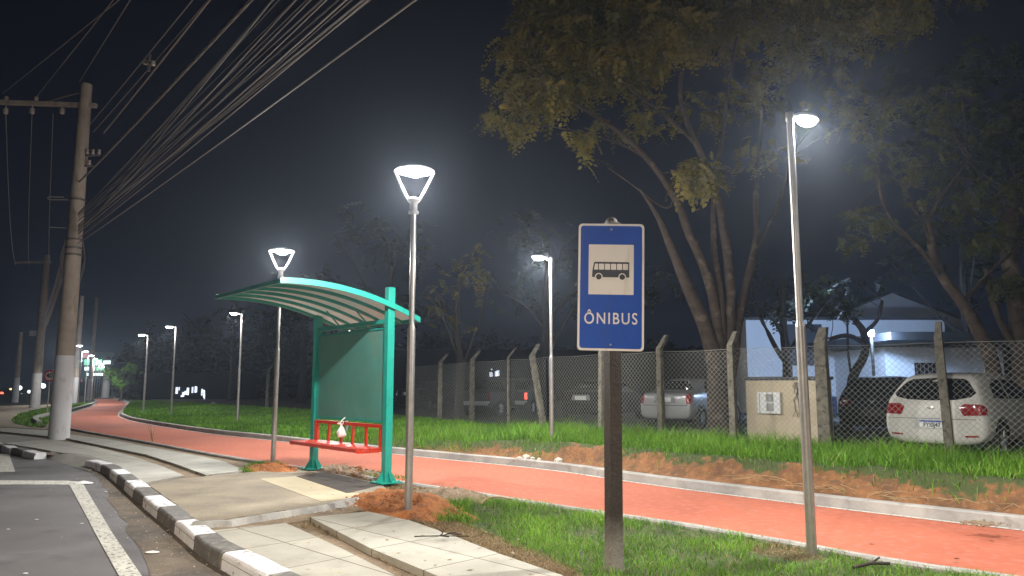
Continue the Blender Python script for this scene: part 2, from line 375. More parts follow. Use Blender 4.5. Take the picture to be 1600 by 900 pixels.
TILE = tile_mat('pavement slabs', (.43,.41,.345), (.34,.325,.275), .95, .78, R(45), (.1,.25))
TILE2 = tile_mat('pavement slabs weathered', (.43,.42,.375), (.34,.33,.295), 1.4, 1.4, R(45), (.3,.2))
def slab(name, px, m, z1=0.0, z0=-.06, jag=0):
    pts = [g(a, b, z1) for a, b in px]
    if jag:
        pts = resample(pts+[pts[0]], .12)[:-1]
        pts = [p+Vector((noise.noise(p*5)*jag, noise.noise(p*5+Vector((9,2,1)))*jag, 0)) for p in pts]
    mb = MB(); mb.prism(pts, z0, z1); o = mb.build(name, m, recalc=True)
    return tag(o, kind='structure')
slab('pavement', [(318,830),(447,817),(534,857),(621,901),(660,925),(450,960),(415,905)], TILE)
slab('pavement', [(484,808),(575,799),(640,813),(706,836),(780,865),(877,898),(940,930),(740,935),(687,901),(580,857)], TILE, z1=.03)
slab('concrete_pad', [(232,757),(290,747),(375,739),(440,733),(500,734),(600,757),(604,772),(588,777),(520,787),(430,799),(314,817)], PAD, z1=.012, jag=.04)
slab('concrete_pad', [(405,748),(463,744),(540,770),(590,772),(575,776),(500,783)], PADY, z1=.016, z0=.0)
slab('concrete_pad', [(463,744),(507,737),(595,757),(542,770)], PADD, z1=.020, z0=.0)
slab('concrete_pad', [(303,822),(315,834),(420,822),(520,806),(590,792),(560,790),(430,806)], SOIL, z1=-.012, z0=-.05)
slab('pavement', [(216,756),(288,743),(255,729),(215,715),(150,698),(90,688),(0,678),(-90,672),(-250,686),(-60,690),(0,691.5),(56,700),(97,707.5),(118,708),(140,712),(172,722),(195,737)], TILE2, z1=0)
slab('pavement', [(322,742),(383,735),(350,721),(320,714),(225,697),(180,688),(107,678),(78,672),(0,668),(-60,667),(-60,669),(0,674),(100,684),(228,710),(275,725)], TILE2, z1=.012)
slab('pavement', [(0,667),(78,671),(60,668),(20,660),(25,652),(45,643),(75,637),(60,634.5),(0,643),(-150,655),(-120,664)], PAD, z1=.004)

# ---------------------------------------------------------------- verge beyond the kerb, parking ground
FENCE = [Vector(p) for p in ((15.2,6.2,0),(12.9,8.0,0),(11.0,9.6,0),(9.1,11.1,0),(7.35,12.6,0),(5.72,13.65,0),(4.42,14.9,0),(3.22,16.1,0),(2.1,17.6,0),(.85,19.4,0),(-.1,21.3,0),(-1.25,23.3,0),(-2.5,25.8,0),(-4.1,29.2,0),(-6.3,32.2,0),(-9,35.2,0),(-13,39.5,0),(-18,45,0),(-24,53,0),(-30,62,0),(-42,86,0))]
def along(pl, n):
    L = [0]
    for a, b in zip(pl[:-1], pl[1:]): L.append(L[-1]+(b-a).length)
    out = []; j = 0
    for i in range(n):
        s = L[-1]*i/(n-1)
        while j < len(L)-2 and L[j+1] < s: j += 1
        out.append(pl[j].lerp(pl[j+1], (s-L[j])/max(1e-6, L[j+1]-L[j])))
    return out
kn = normals(FAR, 1)
KB = [p+n*.155 for p, n in zip(FAR, kn)]
NS = 900
KBs = along(KB, NS)
FEx = FENCE
def nearest_f(p):           # where the verge meets the fence line
    best = None
    for a, b in zip(FEx[:-1], FEx[1:]):
        d = b-a; t = max(0, min(1, (p-a).dot(d)/d.dot(d))); q = a+d*t; e = (q-p).length
        if best is None or e < best[0]: best = (e, q)
    return best[1]
FQ = [nearest_f(p) for p in KBs]
for _ in range(25): FQ = [FQ[0]]+[(FQ[i-1]+FQ[i]*2+FQ[i+1])/4 for i in range(1, NS-1)]+[FQ[-1]]
def fade(x, a, b): return max(0, min(1, (x-a)/(b-a)))
def vz(p, t):               # height over the kerb line at distance t into the verge
    cut = fade(-p.x, 3.6+1.2, -1.0)          # earth cut only along the near part; further on the lawn meets the kerb
    w = .22+.16*noise.noise(p*.9)
    rise = fade(t, .10, .10+max(.12, w)*1.9)
    rise = rise*rise*(3-2*rise)
    hi = .34*cut+.05*(1-cut)
    z = .10+hi*rise-(hi+.1-.27)*fade(t, 1.0, 4.0)
    z += .030*noise.noise(p*1.7)*fade(t, 0, .3)+.035*noise.noise(p*6)*fade(t,.05,.2)*cut*(1-fade(t,.6,1.2)) + .012*noise.noise(p*14)*cut*(1-fade(t,.6,1))
    return z
ts = [0,.04,.08,.12,.16,.2,.25,.3,.35,.4,.46,.52,.58,.65,.75,.9,1.1,1.4,1.8,2.4,3.2,4.2,5.5]
vs = []; fs = []; fm = []
NT = len(ts)+1
for i in range(NS):
    a, b = KBs[i], FQ[i]; d = b-a; L = d.length; d.normalize()
    for t in ts:
        tt = min(t, L*.97) if t < 5 else min(5.5, L*.98); p = a+d*tt; vs.append((p.x, p.y, vz(p, tt)))
    vs.append((b.x, b.y, .27))
for i in range(NS-1):
    for k in range(NT-1):
        fs.append((i*NT+k, (i+1)*NT+k, (i+1)*NT+k+1, i*NT+k+1))
        p = Vector(vs[i*NT+k]); tt = ts[k]
        cut = fade(-p.x, 4.8, -1.0)
        fm.append(1 if (tt < .42+.16*noise.noise(p*1.3)+.1*noise.noise(p*5) and cut > .15) else 0)
me = bpy.data.meshes.new('verge'); me.from_pydata(vs, [], fs)
ev_ = []
for i in range(NS):
    for k in range(NT):
        p = Vector(vs[i*NT+k]); tt = ts[k] if k < len(ts) else 9; ev_.append(fade(-p.x, 4.8, -1.0)*(1-fade(tt, .22+.16*noise.noise(p*1.3), .5+.2*noise.noise(p*2.1))))
at_ = me.attributes.new('earth', 'FLOAT', 'POINT'); at_.data.foreach_set('value', ev_)
VM = CLAYB; n_ = VM.node_tree; pb = n_.nodes['Principled BSDF']; src = pb.inputs['Base Color'].links[0].from_socket
aa_ = n_.nodes.new('ShaderNodeAttribute'); aa_.attribute_name = 'earth'; tn = n_.nodes.new('ShaderNodeTexNoise'); tn.inputs['Scale'].default_value = 9; tn.inputs['Detail'].default_value = 6
c_ = n_.nodes.new('ShaderNodeTexCoord'); n_.links.new(c_.outputs['Object'], tn.inputs['Vector'])
ma = n_.nodes.new('ShaderNodeMath'); ma.operation = 'MULTIPLY_ADD'; ma.inputs[1].default_value = 1.2; n_.links.new(tn.outputs['Fac'], ma.inputs[0]); n_.links.new(aa_.outputs['Fac'], ma.inputs[2])
mr_ = n_.nodes.new('ShaderNodeMapRange'); mr_.inputs[1].default_value = .95; mr_.inputs[2].default_value = 1.15; n_.links.new(ma.outputs[0], mr_.inputs[0])
mx_ = n_.nodes.new('ShaderNodeMix'); mx_.data_type = 'RGBA'; mx_.inputs[6].default_value = (.05,.065,.02,1); n_.links.new(mr_.outputs[0], mx_.inputs[0]); n_.links.new(src, mx_.inputs[7]); n_.links.new(mx_.outputs[2], pb.inputs['Base Color'])
me.materials.append(VM); me.polygons.foreach_set('use_smooth', [True]*len(fs)); me.update()
if me.polygons[0].normal.z < 0: me.flip_normals()
tag(link(bpy.data.objects.new('verge', me)), kind='structure')
# parking ground beyond the fence
ngon('car_park', [(p.x, p.y) for p in FQ if True][::6]+[(-42,86),(-70,150),(90,150),(90,6),(15.2,6.2)], .268, LOT)

# ---------------------------------------------------------------- grass blades
def blades(P, h, wdt, lean, mat_, name, var, droop=.5):
    n = len(P); a = rng.uniform(0, 2*np.pi, n); d = np.stack([np.cos(a), np.sin(a), 0*a], 1); s = np.stack([-np.sin(a), np.cos(a), 0*a], 1)
    tw = rng.uniform(0, np.pi, n); s = s*np.cos(tw)[:,None]+d*np.sin(tw)[:,None]
    l = (rng.uniform(.1, 1, n)*lean*h)[:,None]; hz = np.zeros((n,3)); hz[:,2] = h; w2 = (wdt/2)[:,None]
    b0 = P-s*w2; b1 = P+s*w2; m0 = P+hz*.55+d*l*.35-s*w2*.8; m1 = P+hz*.55+d*l*.35+s*w2*.8
    tip = P+hz*(1-droop*rng.uniform(0,1,n)[:,None]*.45)+d*l
    V = np.stack([b0,b1,m1,m0,tip], 1).reshape(-1,3); o = (np.arange(n)*5)[:,None]
    T = np.concatenate([o+np.array([[0,1,2]]), o+np.array([[0,2,3]]), o+np.array([[3,2,4]])])
    ob = np_mesh(name, V, T, mat_, var=np.repeat(var, 5)); return tag(ob, kind='stuff')
def in_poly(x, y, poly):
    c = np.zeros(len(x), bool); n = len(poly)
    for i in range(n):
        x1, y1 = poly[i][:2]; x2, y2 = poly[(i+1)%n][:2]
        k = ((y1 > y) != (y2 > y)) & (x < (x2-x1)*(y-y1)/((y2-y1) or 1e-9)+x1); c ^= k
    return c
def vnoise(x, y, s, o=0.): return np.array([noise.noise(Vector((a*s+o, b*s-o, o))) for a, b in zip(x, y)])
# near lawn between the slabs and the path
near_edge = [p for p in NEARs if p.x > -1.0]
lawn_in = [g(*q) for q in [(690,772),(655,795),(675,806),(728,820),(775,843),(849,870),(890,888),(905,905)]]+[Vector((.9,5.2,0)), Vector((3.5,2.2,0)), Vector((7,-1,0))]
LAWN = [(p.x+.10, p.y+.10) for p in near_edge if p.y > -1][::1]+[(p.x, p.y) for p in lawn_in]
near_sorted = sorted([p for p in near_edge if p.y > -1], key=lambda p: p.y)
LAWN = [(p.x-.04, p.y-.04) for p in near_sorted]+[(p.x, p.y) for p in lawn_in]
ngon('lawn', [(x, y) for x, y in LAWN], -.02, TURF)
N = 150000; x = rng.uniform(-2.2, 7, N); y = rng.uniform(2.5, 11.5, N)
k = in_poly(x, y, LAWN) & (y > 4.2); x, y = x[k], y[k]
nz = vnoise(x, y, 1.6)+.5*vnoise(x, y, 5, 3)
pe = np.array([[p.x, p.y] for p in lawn_in]); 
de = np.min(np.hypot(x[:,None]-pe[None,:,0], y[:,None]-pe[None,:,1]), 1)
bare = (np.hypot(x-2.72+.25, y-6.95+.15) < .32+.1*nz)
k = (rng.uniform(0,1,len(x)) < np.clip(.75+nz*.8, .12, 1)) & ~bare; x, y, nz = x[k], y[k], nz[k]
n = len(x); P = np.stack([x, y, np.full(n, -.02)], 1)
blades(P, (.045+.05*rng.random(n))*(1+.5*nz), .004+.004*rng.random(n), 1.3, GREEN, 'grass', np.clip(.45+.6*nz+rng.normal(0,.22,n), 0, 1), .9)
k = rng.random(n) < .10
blades(P[k], .03+.05*rng.random(k.sum()), .004+.003*rng.random(k.sum()), 1.8, DRYG, 'dry_grass', rng.random(k.sum()), 1)
# dry thatch between slabs and lawn, and around the shelter
thatch = [[g(*q) for q in [(650,800),(690,798),(740,820),(785,840),(860,868),(900,886),(915,905),(882,900),(780,866),(706,837),(640,814)]],
          [g(*q) for q in [(485,738),(540,722),(640,745),(735,762),(735,778),(660,770),(600,760)]],
          [g(*q) for q in [(455,816),(485,813),(580,860),(655,905),(640,905),(558,846)]],
          [g(*q) for q in [(1160,842),(1262,852),(1290,872),(1240,874),(1180,862)]]]
for q, dens in zip(thatch, (9500, 4500, 2200, 4500)):
    X0, X1, Y0, Y1 = min(p.x for p in q), max(p.x for p in q), min(p.y for p in q), max(p.y for p in q)
    n = int(dens*(X1-X0)*(Y1-Y0)); x = rng.uniform(X0, X1, n); y = rng.uniform(Y0, Y1, n)
    k = in_poly(x, y, [(p.x, p.y) for p in q]); x, y = x[k], y[k]; n = len(x); P = np.stack([x, y, np.full(n, -.03)], 1)
    if n: blades(P, .015+.04*rng.random(n), .004+.004*rng.random(n), 2.6, DRYG, 'dry_grass', rng.random(n), 1)
for q, dens in (([(560,742),(590,750),(640,748),(600,740)], 1500), ([(372,737),(395,724),(430,722),(450,728),(400,738)], 2200), ([(655,800),(668,785),(735,782),(735,815),(690,815)], 2500)):
    q = [g(*a) for a in q]; X0, X1, Y0, Y1 = min(p.x for p in q), max(p.x for p in q), min(p.y for p in q), max(p.y for p in q)
    n = int(dens*(X1-X0)*(Y1-Y0)); x = rng.uniform(X0, X1, n); y = rng.uniform(Y0, Y1, n)
    k = in_poly(x, y, [(p.x, p.y) for p in q]); x, y = x[k], y[k]; n = len(x); P = np.stack([x, y, np.full(n, -.02)], 1)
    if n: blades(P, .04+.08*rng.random(n), .005+.004*rng.random(n), 1.2, GREEN, 'grass', rng.random(n), .8)
# verge grass
def verge_pts(n, s0, s1, tmin, tmax):
    i = rng.uniform(s0, s1, n); i0 = np.clip(i.astype(int), 0, NS-2); fr = i-i0
    A = np.array([list(p) for p in KBs]); B = np.array([list(p) for p in FQ])
    a = A[i0]*(1-fr)[:,None]+A[i0+1]*fr[:,None]; b = B[i0]*(1-fr)[:,None]+B[i0+1]*fr[:,None]
    d = b-a; L = np.hypot(d[:,0], d[:,1]); t = tmin+(np.minimum(L, tmax)-tmin)*rng.random(n)
    t = np.minimum(t, L); p = a+d*(t/L)[:,None]
    z = np.array([vz(Vector((q[0], q[1], 0)), tt) for q, tt in zip(p, t)])
    z = np.where(t > L*.9, np.minimum(z, .27), z); p[:,2] = z-.01
    return p, t
Lk = [0]
for a, b in zip(KBs[:-1], KBs[1:]): Lk.append(Lk[-1]+(b-a).length)
def idx_at(x): return min(range(NS), key=lambda i: abs(KBs[i].x-x) if KBs[i].y > 0 else 99)
iA, iB, iC, iD = idx_at(7.5), idx_at(-4), idx_at(-13), idx_at(-30)
p, t = verge_pts(190000, iA, iB, .16, 7.0)
nz = vnoise(p[:,0], p[:,1], 1.1); cutv = np.array([fade(-q, 4.8, -1.0) for q in p[:,0]])
prob = np.clip((t-.32-.16*nz*2)/.30, .02, 1)*cutv+(1-cutv)
k = (rng.random(len(t)) < prob) & (rng.random(len(t)) < .62+.9*nz); p, t, nz, cutv = p[k], t[k], nz[k], cutv[k]; n = len(p)
hh = (.06+.09*rng.random(n)+.24*(rng.random(n)**6))*(.75+.55*np.clip(t-.5, 0, 2)/2)*(1+.4*nz)
blades(p, hh, .006+.006*rng.random(n), .9, GREEN, 'grass', np.clip(.42+.5*nz+rng.normal(0,.25,n), 0, 1), .8)
k = rng.random(n) < .035
blades(p[k], hh[k]*1.1, .005+.004*rng.random(k.sum()), 1.2, DRYG, 'dry_grass', rng.random(k.sum()), .9)
p, t = verge_pts(50000, iB, iC, .03, 14)
nz = vnoise(p[:,0], p[:,1], .8); n = len(p)
blades(p, (.06+.12*rng.random(n))*(1+.5*nz), .014+.012*rng.random(n), .9, GREEN, 'grass', np.clip(.35+.5*nz+rng.normal(0,.2,n), 0, 1), .8)
p, t = verge_pts(42000, iC, iD, .03, 20)
nz = vnoise(p[:,0], p[:,1], .5); n = len(p)
blades(p, (.08+.13*rng.random(n))*(1+.4*nz), .03+.03*rng.random(n), .8, GREEN, 'grass', np.clip(.35+.5*nz+rng.normal(0,.2,n), 0, 1), .8)
# island lawn by the far pole
isl = [g(*q) for q in [(18,656),(28,648),(50,642),(80,636),(112,632),(150,628.5),(140,634),(104,645),(80,655),(72,666),(50,668),(22,662)]]
ngon('lawn', [(q.x, q.y) for q in isl], .01, TURF)
q = isl; X0, X1, Y0, Y1 = min(p.x for p in q), max(p.x for p in q), min(p.y for p in q), max(p.y for p in q)
n = 60000; x = rng.uniform(X0, X1, n); y = rng.uniform(Y0, Y1, n); k = in_poly(x, y, [(p.x, p.y) for p in q]); x, y = x[k], y[k]; n = len(x)
blades(np.stack([x, y, np.full(n, .0)], 1), .05+.08*rng.random(n), .03+.03*rng.random(n), .9, GREEN, 'grass', np.clip(.4+rng.normal(0,.25,n), 0, 1), .8)
mb = MB(); strip(mb, resample(smooth([g(*q) for q in [(66,663),(58,658),(62,653),(104,645),(140,634.5),(152,630)]], 2), .4), .2, -.03, .14, -1); tag(mb.build('kerb', CONC, recalc=True), kind='structure')

# ---------------------------------------------------------------- clay heaps
def heap(cx, cy, rx, ry, h, rot, m=CLAY, seed=0, name='soil_heap'):
    nx = 56; vs = []; fs = []; c, s = math.cos(rot), math.sin(rot)
    for j in range(nx):
        for i in range(nx):
            u = i/(nx-1)*2-1; v = j/(nx-1)*2-1; r = math.hypot(u, v)
            q = Vector((u*3, v*3, seed)); f = max(0, 1-r*(1+.25*noise.noise(q*.7)))
            z = h*(f**.8)*(1+.5*noise.noise(q*1.2))+(.035*noise.noise(q*4)+.03*noise.noise(q*9))*min(1, f*4)-.05*(1-min(1, f*5))
            X = u*rx; Y = v*ry; vs.append((cx+X*c-Y*s, cy+X*s+Y*c, z-.02))
    fs = [(j*nx+i, j*nx+i+1, (j+1)*nx+i+1, (j+1)*nx+i) for j in range(nx-1) for i in range(nx-1)]
    me = bpy.data.meshes.new(name); me.from_pydata(vs, [], fs); me.materials.append(m); me.polygons.foreach_set('use_smooth', [True]*len(fs))
    return tag(link(bpy.data.objects.new(name, me)), kind='structure')
a = g(632,790); heap(a.x, a.y+.05, 1.35, .62, .17, R(128), seed=1)
a = g(700,775); heap(a.x, a.y, .75, .5, .12, R(130), m=SOIL, seed=6)
a = g(425,733); heap(a.x, a.y-.1, .75, .42, .12, R(140), seed=2)
a = g(545,738); heap(a.x, a.y, 1.3, .45, .12, R(132), m=SOIL, seed=3)
# loose clods
mb = MB()
def clod(mb, p, r, m=0):
    bm = bmesh.new(); bmesh.ops.create_icosphere(bm, subdivisions=1, radius=r)
    sd = random.random()*50
    for v in bm.verts: v.co *= 1+.5*noise.noise(v.co/r*1.3+Vector((sd,0,0)))
    vs = [Vector((v.co.x, v.co.y, v.co.z*.7))+p for v in bm.verts]; fs = [[v.index for v in f.verts] for f in bm.faces]; bm.free(); mb.add(vs, fs, m)
for i in range(420):
    c = random.choice([(g(632,790), 1.1, .5), (g(632,790), 1.1, .5), (g(425,733), .6, .4), (g(560,742), 1.1, .4)])
    a = random.gauss(0, .5)*c[1]; b = random.gauss(0, .5)*c[2]; th = R(130)
    q = c[0]+Vector((a*math.cos(th)-b*math.sin(th), a*math.sin(th)+b*math.cos(th), 0))
    hz = .13*max(0, 1-math.hypot(a/c[1]/1.2, b/c[2]/1.2))
    clod(mb, q+Vector((0,0,hz)), random.choice([.008,.012,.016,.025]), 0)
tag(mb.build('soil_clods', CLAY), kind='stuff')
mb = MB(); ed = resample([g(*q) for q in [(300,823),(360,820),(430,808),(500,797),(545,785),(592,779)]], .045); vs = []; ne = normals(ed, 1)
for p, n_ in zip(ed, ne):
    j = [noise.noise(p*k_+Vector((k_,0,0)))*a_ for k_, a_ in ((6,.05),(17,.03),(9,.05),(23,.012),(12,.012))]
    a0 = p-n_*(.05+j[0]*.6); b0 = p-n_*(.02+j[1]*.4); c0 = p+n_*(.02+j[2]*.6); d0 = p+n_*(.07+j[0])
    vs += [(a0.x,a0.y,.02),(b0.x,b0.y,.052+j[3]),(c0.x,c0.y,.046+j[4]),(d0.x,d0.y,-.03)]
mb.add(vs, [(i*4+k,i*4+4+k,i*4+5+k,i*4+1+k) for i in range(len(ed)-1) for k in range(3)]); tag(mb.build('concrete_pad', CONC, recalc=True), kind='structure')
mb = MB()
for i in range(90):
    q = g(300, 826).lerp(g(600, 784), random.random())+Vector((random.gauss(0,.07), random.gauss(0,.09), 0)); clod(mb, q+Vector((0,0,-.008)), random.choice([.005,.008,.012,.018]))
for i in range(220):
    u = random.random(); q = KERB2[0].lerp(KERB2[0], 0); j = random.randrange(2, len(KERB2)-4); q = KERB2[j].lerp(KERB2[j+1], random.random()) - Vector((.9,.9,0)).normalized()*abs(random.gauss(0,.35)); q.z = -.12
    clod(mb, q, random.choice([.004,.006,.009]))
tag(mb.build('gravel', ROCK), kind='stuff')

# ---------------------------------------------------------------- lamps
def lamp_pair(loc, power, parent, up):       # downward beam plus an added point light for halo and upward glow
    l = bpy.data.lights.new('lamp_light', 'SPOT'); l.energy = power*(1-up); l.color = (1.0,.975,.93); l.spot_size = R(152); l.spot_blend = .3; l.shadow_soft_size = .05
    o = bpy.data.objects.new('lamp_light', l); link(o, parent); o.location = loc
    point(loc, power*up, parent, (1.0,.975,.93), .05)
def point(loc, power, parent=None, col=(.92,.965,1.0), r=.07):
    l = bpy.data.lights.new('lamp_light', 'POINT'); l.energy = power; l.color = col; l.shadow_soft_size = r
    o = bpy.data.objects.new('lamp_light', l); link(o, parent); o.location = loc; return o
def arm_lamp(x, y, ang, label, H=4.05, lit=1.0, name='street_lamp', group='arm lamps along the cycle path', z=0.0, rs=1.0, up=.12):
    t = thing(name, (x, y, z), ang, label, 'street lamp', group)
    mb = MB(); mb.tube([(0,0,-.05),(0,0,2.05)], .046*rs, 16); mb.tube([(0,0,2.05),(0,0,2.10)], [.046*rs,.034*rs], 16); mb.tube([(0,0,2.10),(0,0,H-.06)], .033*rs, 16)
    mb.lathe([(.033*rs,H-.06),(.04*rs,H-.05),(.04*rs,H+.03),(0,H+.035)], n=16); mb.build('pole', GALV, t)
    mb = MB(); mb.tube([(0,0,H-.03),(.06,0,H+.0),(.14,0,H+.015)], .018, 10); mb.build('arm', ALU, t)
    mb = MB(); mb.lathe([(0,.05),(.05,.045),(.09,.03),(.1,.0),(.085,-.006),(0,-.006)], n=20); 
    mb.v = [(v[0]*1.75+.27, v[1]*.95, v[2]+H+.02) for v in mb.v]; hd = mb.build('lamp_head', ALU, t)
    mb = MB(); mb.lathe([(.080,0),(.076,-.02),(.055,-.042),(.03,-.052),(0,-.055)], n=20); mb.v = [(v[0]*1.6+.28, v[1]*.95, v[2]+H+.012) for v in mb.v]
    mb.build('lens', LAMPGLOW, hd)
    if lit: lamp_pair((.28, 0, H-.10), LAMP_W*lit, t, up)
    return t
def post_lamp(x, y, ang, label, lit=1.0):
    t = thing('post_top_lamp', (x, y, 0), ang, label, 'street lamp', 'lantern lamps beside the shelter')
    mb = MB(); mb.tube([(0,0,-.05),(0,0,2.18)], .047, 16); mb.tube([(0,0,2.18),(0,0,2.23)], [.047,.034], 16); mb.tube([(0,0,2.23),(0,0,3.66)], .033, 16); mb.build('pole', GALV, t)
    mb = MB(); mb.lathe([(.033,3.60),(.062,3.61),(.062,3.64),(.045,3.65),(.045,3.74),(.07,3.76),(.085,3.785),(.075,3.80),(0,3.80)], n=20); mb.build('collar', ALU, t)
    for s in (-1, 1):
        mb = MB(); pts = [(s*.07,0,3.79),(s*.13,0,3.90),(s*.20,0,4.05),(s*.245,0,4.15)]
        for a, b in zip(pts[:-1], pts[1:]): mb.bar(a, b, .035, .012, up=(0,1,0))
        mb.tube(pts, .012, 8); mb.build('arm', ALU, t)
    mb = MB(); mb.lathe([(0,4.215),(.12,4.205),(.235,4.17),(.252,4.155),(.245,4.148),(.12,4.148),(0,4.148)], n=32); hd = mb.build('lamp_head', ALU, t)
    mb = MB(); mb.lathe([(.118,4.146),(.11,4.12),(.06,4.09),(0,4.082)], n=24); mb.build('lens', LAMPGLOW, hd)
    if lit: lamp_pair((0,0,4.045), LAMP_W*lit, t, .55)
    return t
FA = R(-140)   # arms of the far row reach over the path
arm_lamp(2.72, 6.93, R(35), 'tall steel lamp nearest the camera, standing at the grass edge of the red path', H=4.12, lit=1.0, up=.65)
post_lamp(-1.22, 8.93, R(12), 'lantern lamp with V shaped arms rising from the orange clay heap')
post_lamp(-4.59, 14.45, R(5), 'lantern lamp with V-shaped arms standing behind the far end of the bus shelter')
arm_lamp(.79, 14.8, R(205), 'steel lamp at the far kerb just left of the bus sign', up=.6)
arm_lamp(-4.55, 20.6, R(215), 'steel lamp on the far kerb hidden behind the shelter roof and its teal board')
arm_lamp(-9.75, 26.5, R(205), 'steel lamp on the lawn just left of the shelter roof', lit=.6)
arm_lamp(-14.9, 32.6, R(205), 'taller looking of the two lamps standing close together on the far lawn', lit=.55)
arm_lamp(-18.0, 36.4, R(200), 'leftmost lamp on the lawn at the bend of the red path', H=3.95, lit=.55)
arm_lamp(-24.9, 40.4, R(30), 'lamp on the island lawn beside the speed sign, half hidden by the whitewashed pole', H=4.2, lit=.5)
for i, (px, Y) in enumerate([(112,48),(124,56),(134,64),(141.5,72),(148,80),(152,90),(155.5,101),(158.5,114)]):
    q = dp(px, 600, Y); arm_lamp(q.x, q.y, R(30), ['nearest lamp of the distant row beyond the whitewashed pole','second lamp of the distant row beyond the whitewashed pole','third lamp of the distant row beyond the whitewashed pole','fourth lamp of the distant row beyond the whitewashed pole','fifth lamp of the distant row beyond the whitewashed pole','third lamp from the far end of the distant row','last lamp but one of the distant row','farthest lamp of the distant row beyond the whitewashed pole'][i], lit=.4, group='distant lamps round the bend')
arm_lamp(7.6, 1.9, R(35), 'lamp of the same path row standing outside the picture to the right', lit=1.0, up=.2)
arm_lamp(-.9, -2.6, R(35), 'lamp standing on the pavement behind the photographer', lit=.9)

# street light on the utility pole behind the photographer
def road_light(x, y, ang, H, power, label):
    t = thing('road_light', (x, y, -.1), ang, label, 'street light')
    mb = MB(); mb.tube([(0,0,0),(0,0,H)], [.17,.13], 12); mb.build('pole', POLEC, t)
    mb = MB(); mb.tube([(.1,0,H-.6),(1.2,0,H-.1),(2.0,0,H)], .03, 8); mb.build('arm', STEELD, t)
    mb = MB(); mb.box((2.3,0,H), (.7,.26,.1)); hd = mb.build('lamp_head', ALU, t, bevel=.02)
    mb = MB(); mb.box((2.3,0,H-.06), (.5,.18,.02)); mb.build('lens', LAMPGLOW, hd)
    l = bpy.data.lights.new('lamp_light', 'SPOT'); l.energy = power; l.color = (1.0,.82,.62); l.spot_size = R(155); l.spot_blend = .35; l.shadow_soft_size = .12
    o = bpy.data.objects.new('lamp_light', l); link(o, t); o.location = (2.3,0,H-.1)
    return t
road_light(-6.5, -5.5, R(15), 7.4, 8500, 'street light on a concrete pole behind the photographer')

# ---------------------------------------------------------------- bus shelter
R0 = Vector((-1.92,11.52,0)); L0 = Vector((-3.53,13.39,0)); mid = (R0+L0)/2
av = (L0-R0); SL = av.length; ang = math.atan2(av.y, av.x)      # local +x runs from the near post to the far post
# local frame: x along, y = away from the path (towards the road) -> rotate
sh = thing('bus_shelter', mid, ang, 'teal steel bus shelter with curved roof and red bench on a concrete pad', 'bus shelter')
hx = SL/2
def rz_(w): return 2.97-.11*(w-1.5)**2
for s, H in ((-1, 3.03), (1, 2.86)):
    mb = MB(); mb.box((s*hx, 0, H/2), (.12,.12,H)); p = mb.build('post', TEAL, sh, bevel=.008)
    mb = MB(); mb.box((s*hx, 0, .036), (.36,.36,.014))
    for dx, dy in ((1,0),(-1,0),(0,1),(0,-1)):
        a = Vector((s*hx+dx*.061, dy*.061, .043)); ex = Vector((dx*.115, dy*.115, 0)); n = Vector((-dy, dx, 0))*.005
        vs = [a-n, a+ex-n, a+Vector((0,0,.17))-n, a+n, a+ex+n, a+Vector((0,0,.17))+n]
        mb.add(vs, [(0,1,2),(3,5,4),(0,3,4,1),(1,4,5,2),(2,5,3,0)])
    for dx in (-.14,.14):
        for dy in (-.14,.14): mb.lathe([(.014,.043),(.014,.065),(0,.066)], (s*hx+dx, dy, 0), 8)
    mb.build('base_plate', TEAL, p)
# roof: y local + is to the left of +x direction = towards the road side?
sy = 1 if (Vector((math.cos(ang+math.pi/2), math.sin(ang+math.pi/2))).dot(Vector((-.76,-.65)))>0) else -1
WS = [-.5+2.35*i/28 for i in range(29)]
x0, x1 = -hx-.10, hx+.02
mb = MB(); vs = []
for wv in WS:
    for xx in (x0, x1):
        vs += [(xx, sy*wv, rz_(wv)+.02), (xx, sy*wv, rz_(wv)+.028)]
fs = []
for i in range(len(WS)-1):
    a = i*4; b = a+4
    fs += [(a,a+2,b+2,b),(a+1,b+1,b+3,a+3)]
mb.add(vs, fs, 0, True); roof = mb.build('roof_sheet', MULTI, sh)
def arc_bar(name, xx, wd, h, dz, m, parent, smooth_=False):
    mb = MB(); vs = []
    for wv in WS: vs += [(xx-wd/2, sy*wv, rz_(wv)+dz), (xx+wd/2, sy*wv, rz_(wv)+dz), (xx+wd/2, sy*wv, rz_(wv)+dz+h), (xx-wd/2, sy*wv, rz_(wv)+dz+h)]
    fs = [(i*4+k, i*4+(k+1)%4, i*4+4+(k+1)%4, i*4+4+k) for i in range(len(WS)-1) for k in range(4)]+[(0,1,2,3),(len(vs)-1,len(vs)-2,len(vs)-3,len(vs)-4)]
    mb.add(vs, fs); return mb.build(name, m, parent, recalc=True)
arc_bar('roof_edge', x0-.0, .03, .085, -.035, TEAL, sh); arc_bar('roof_edge', x1, .03, .085, -.035, TEAL, sh)
for k in range(1, 5): arc_bar('roof_rib', x0+(x1-x0)*k/5, .045, .05, -.032, TEAL, sh)
for wv, nm in ((WS[0]+.01, 'roof_beam'), (WS[-1]-.01, 'roof_beam')):
    mb = MB(); mb.box((0, sy*wv, rz_(wv)-.0), (x1-x0-.035, .04, .06)); mb.build(nm, TEAL, sh)
mb = MB(); mb.box((0, sy*.0, 2.50), (SL-.124, .07, .07)); mb.build('roof_beam', TEAL, sh, bevel=.005)
for xx in (-hx*.4, hx*.35):
    mb = MB(); mb.bar((xx, 0, 2.53), (xx+.0, sy*.25, rz_(.25)-.03), .02, .02); mb.build('roof_strut', TEAL, sh)
mb = MB(); mb.box((0,0,1.665), (SL-.20, .02, 1.43)); pn = mb.build('back_board', PANEL, sh, bevel=.003)
mb = MB()
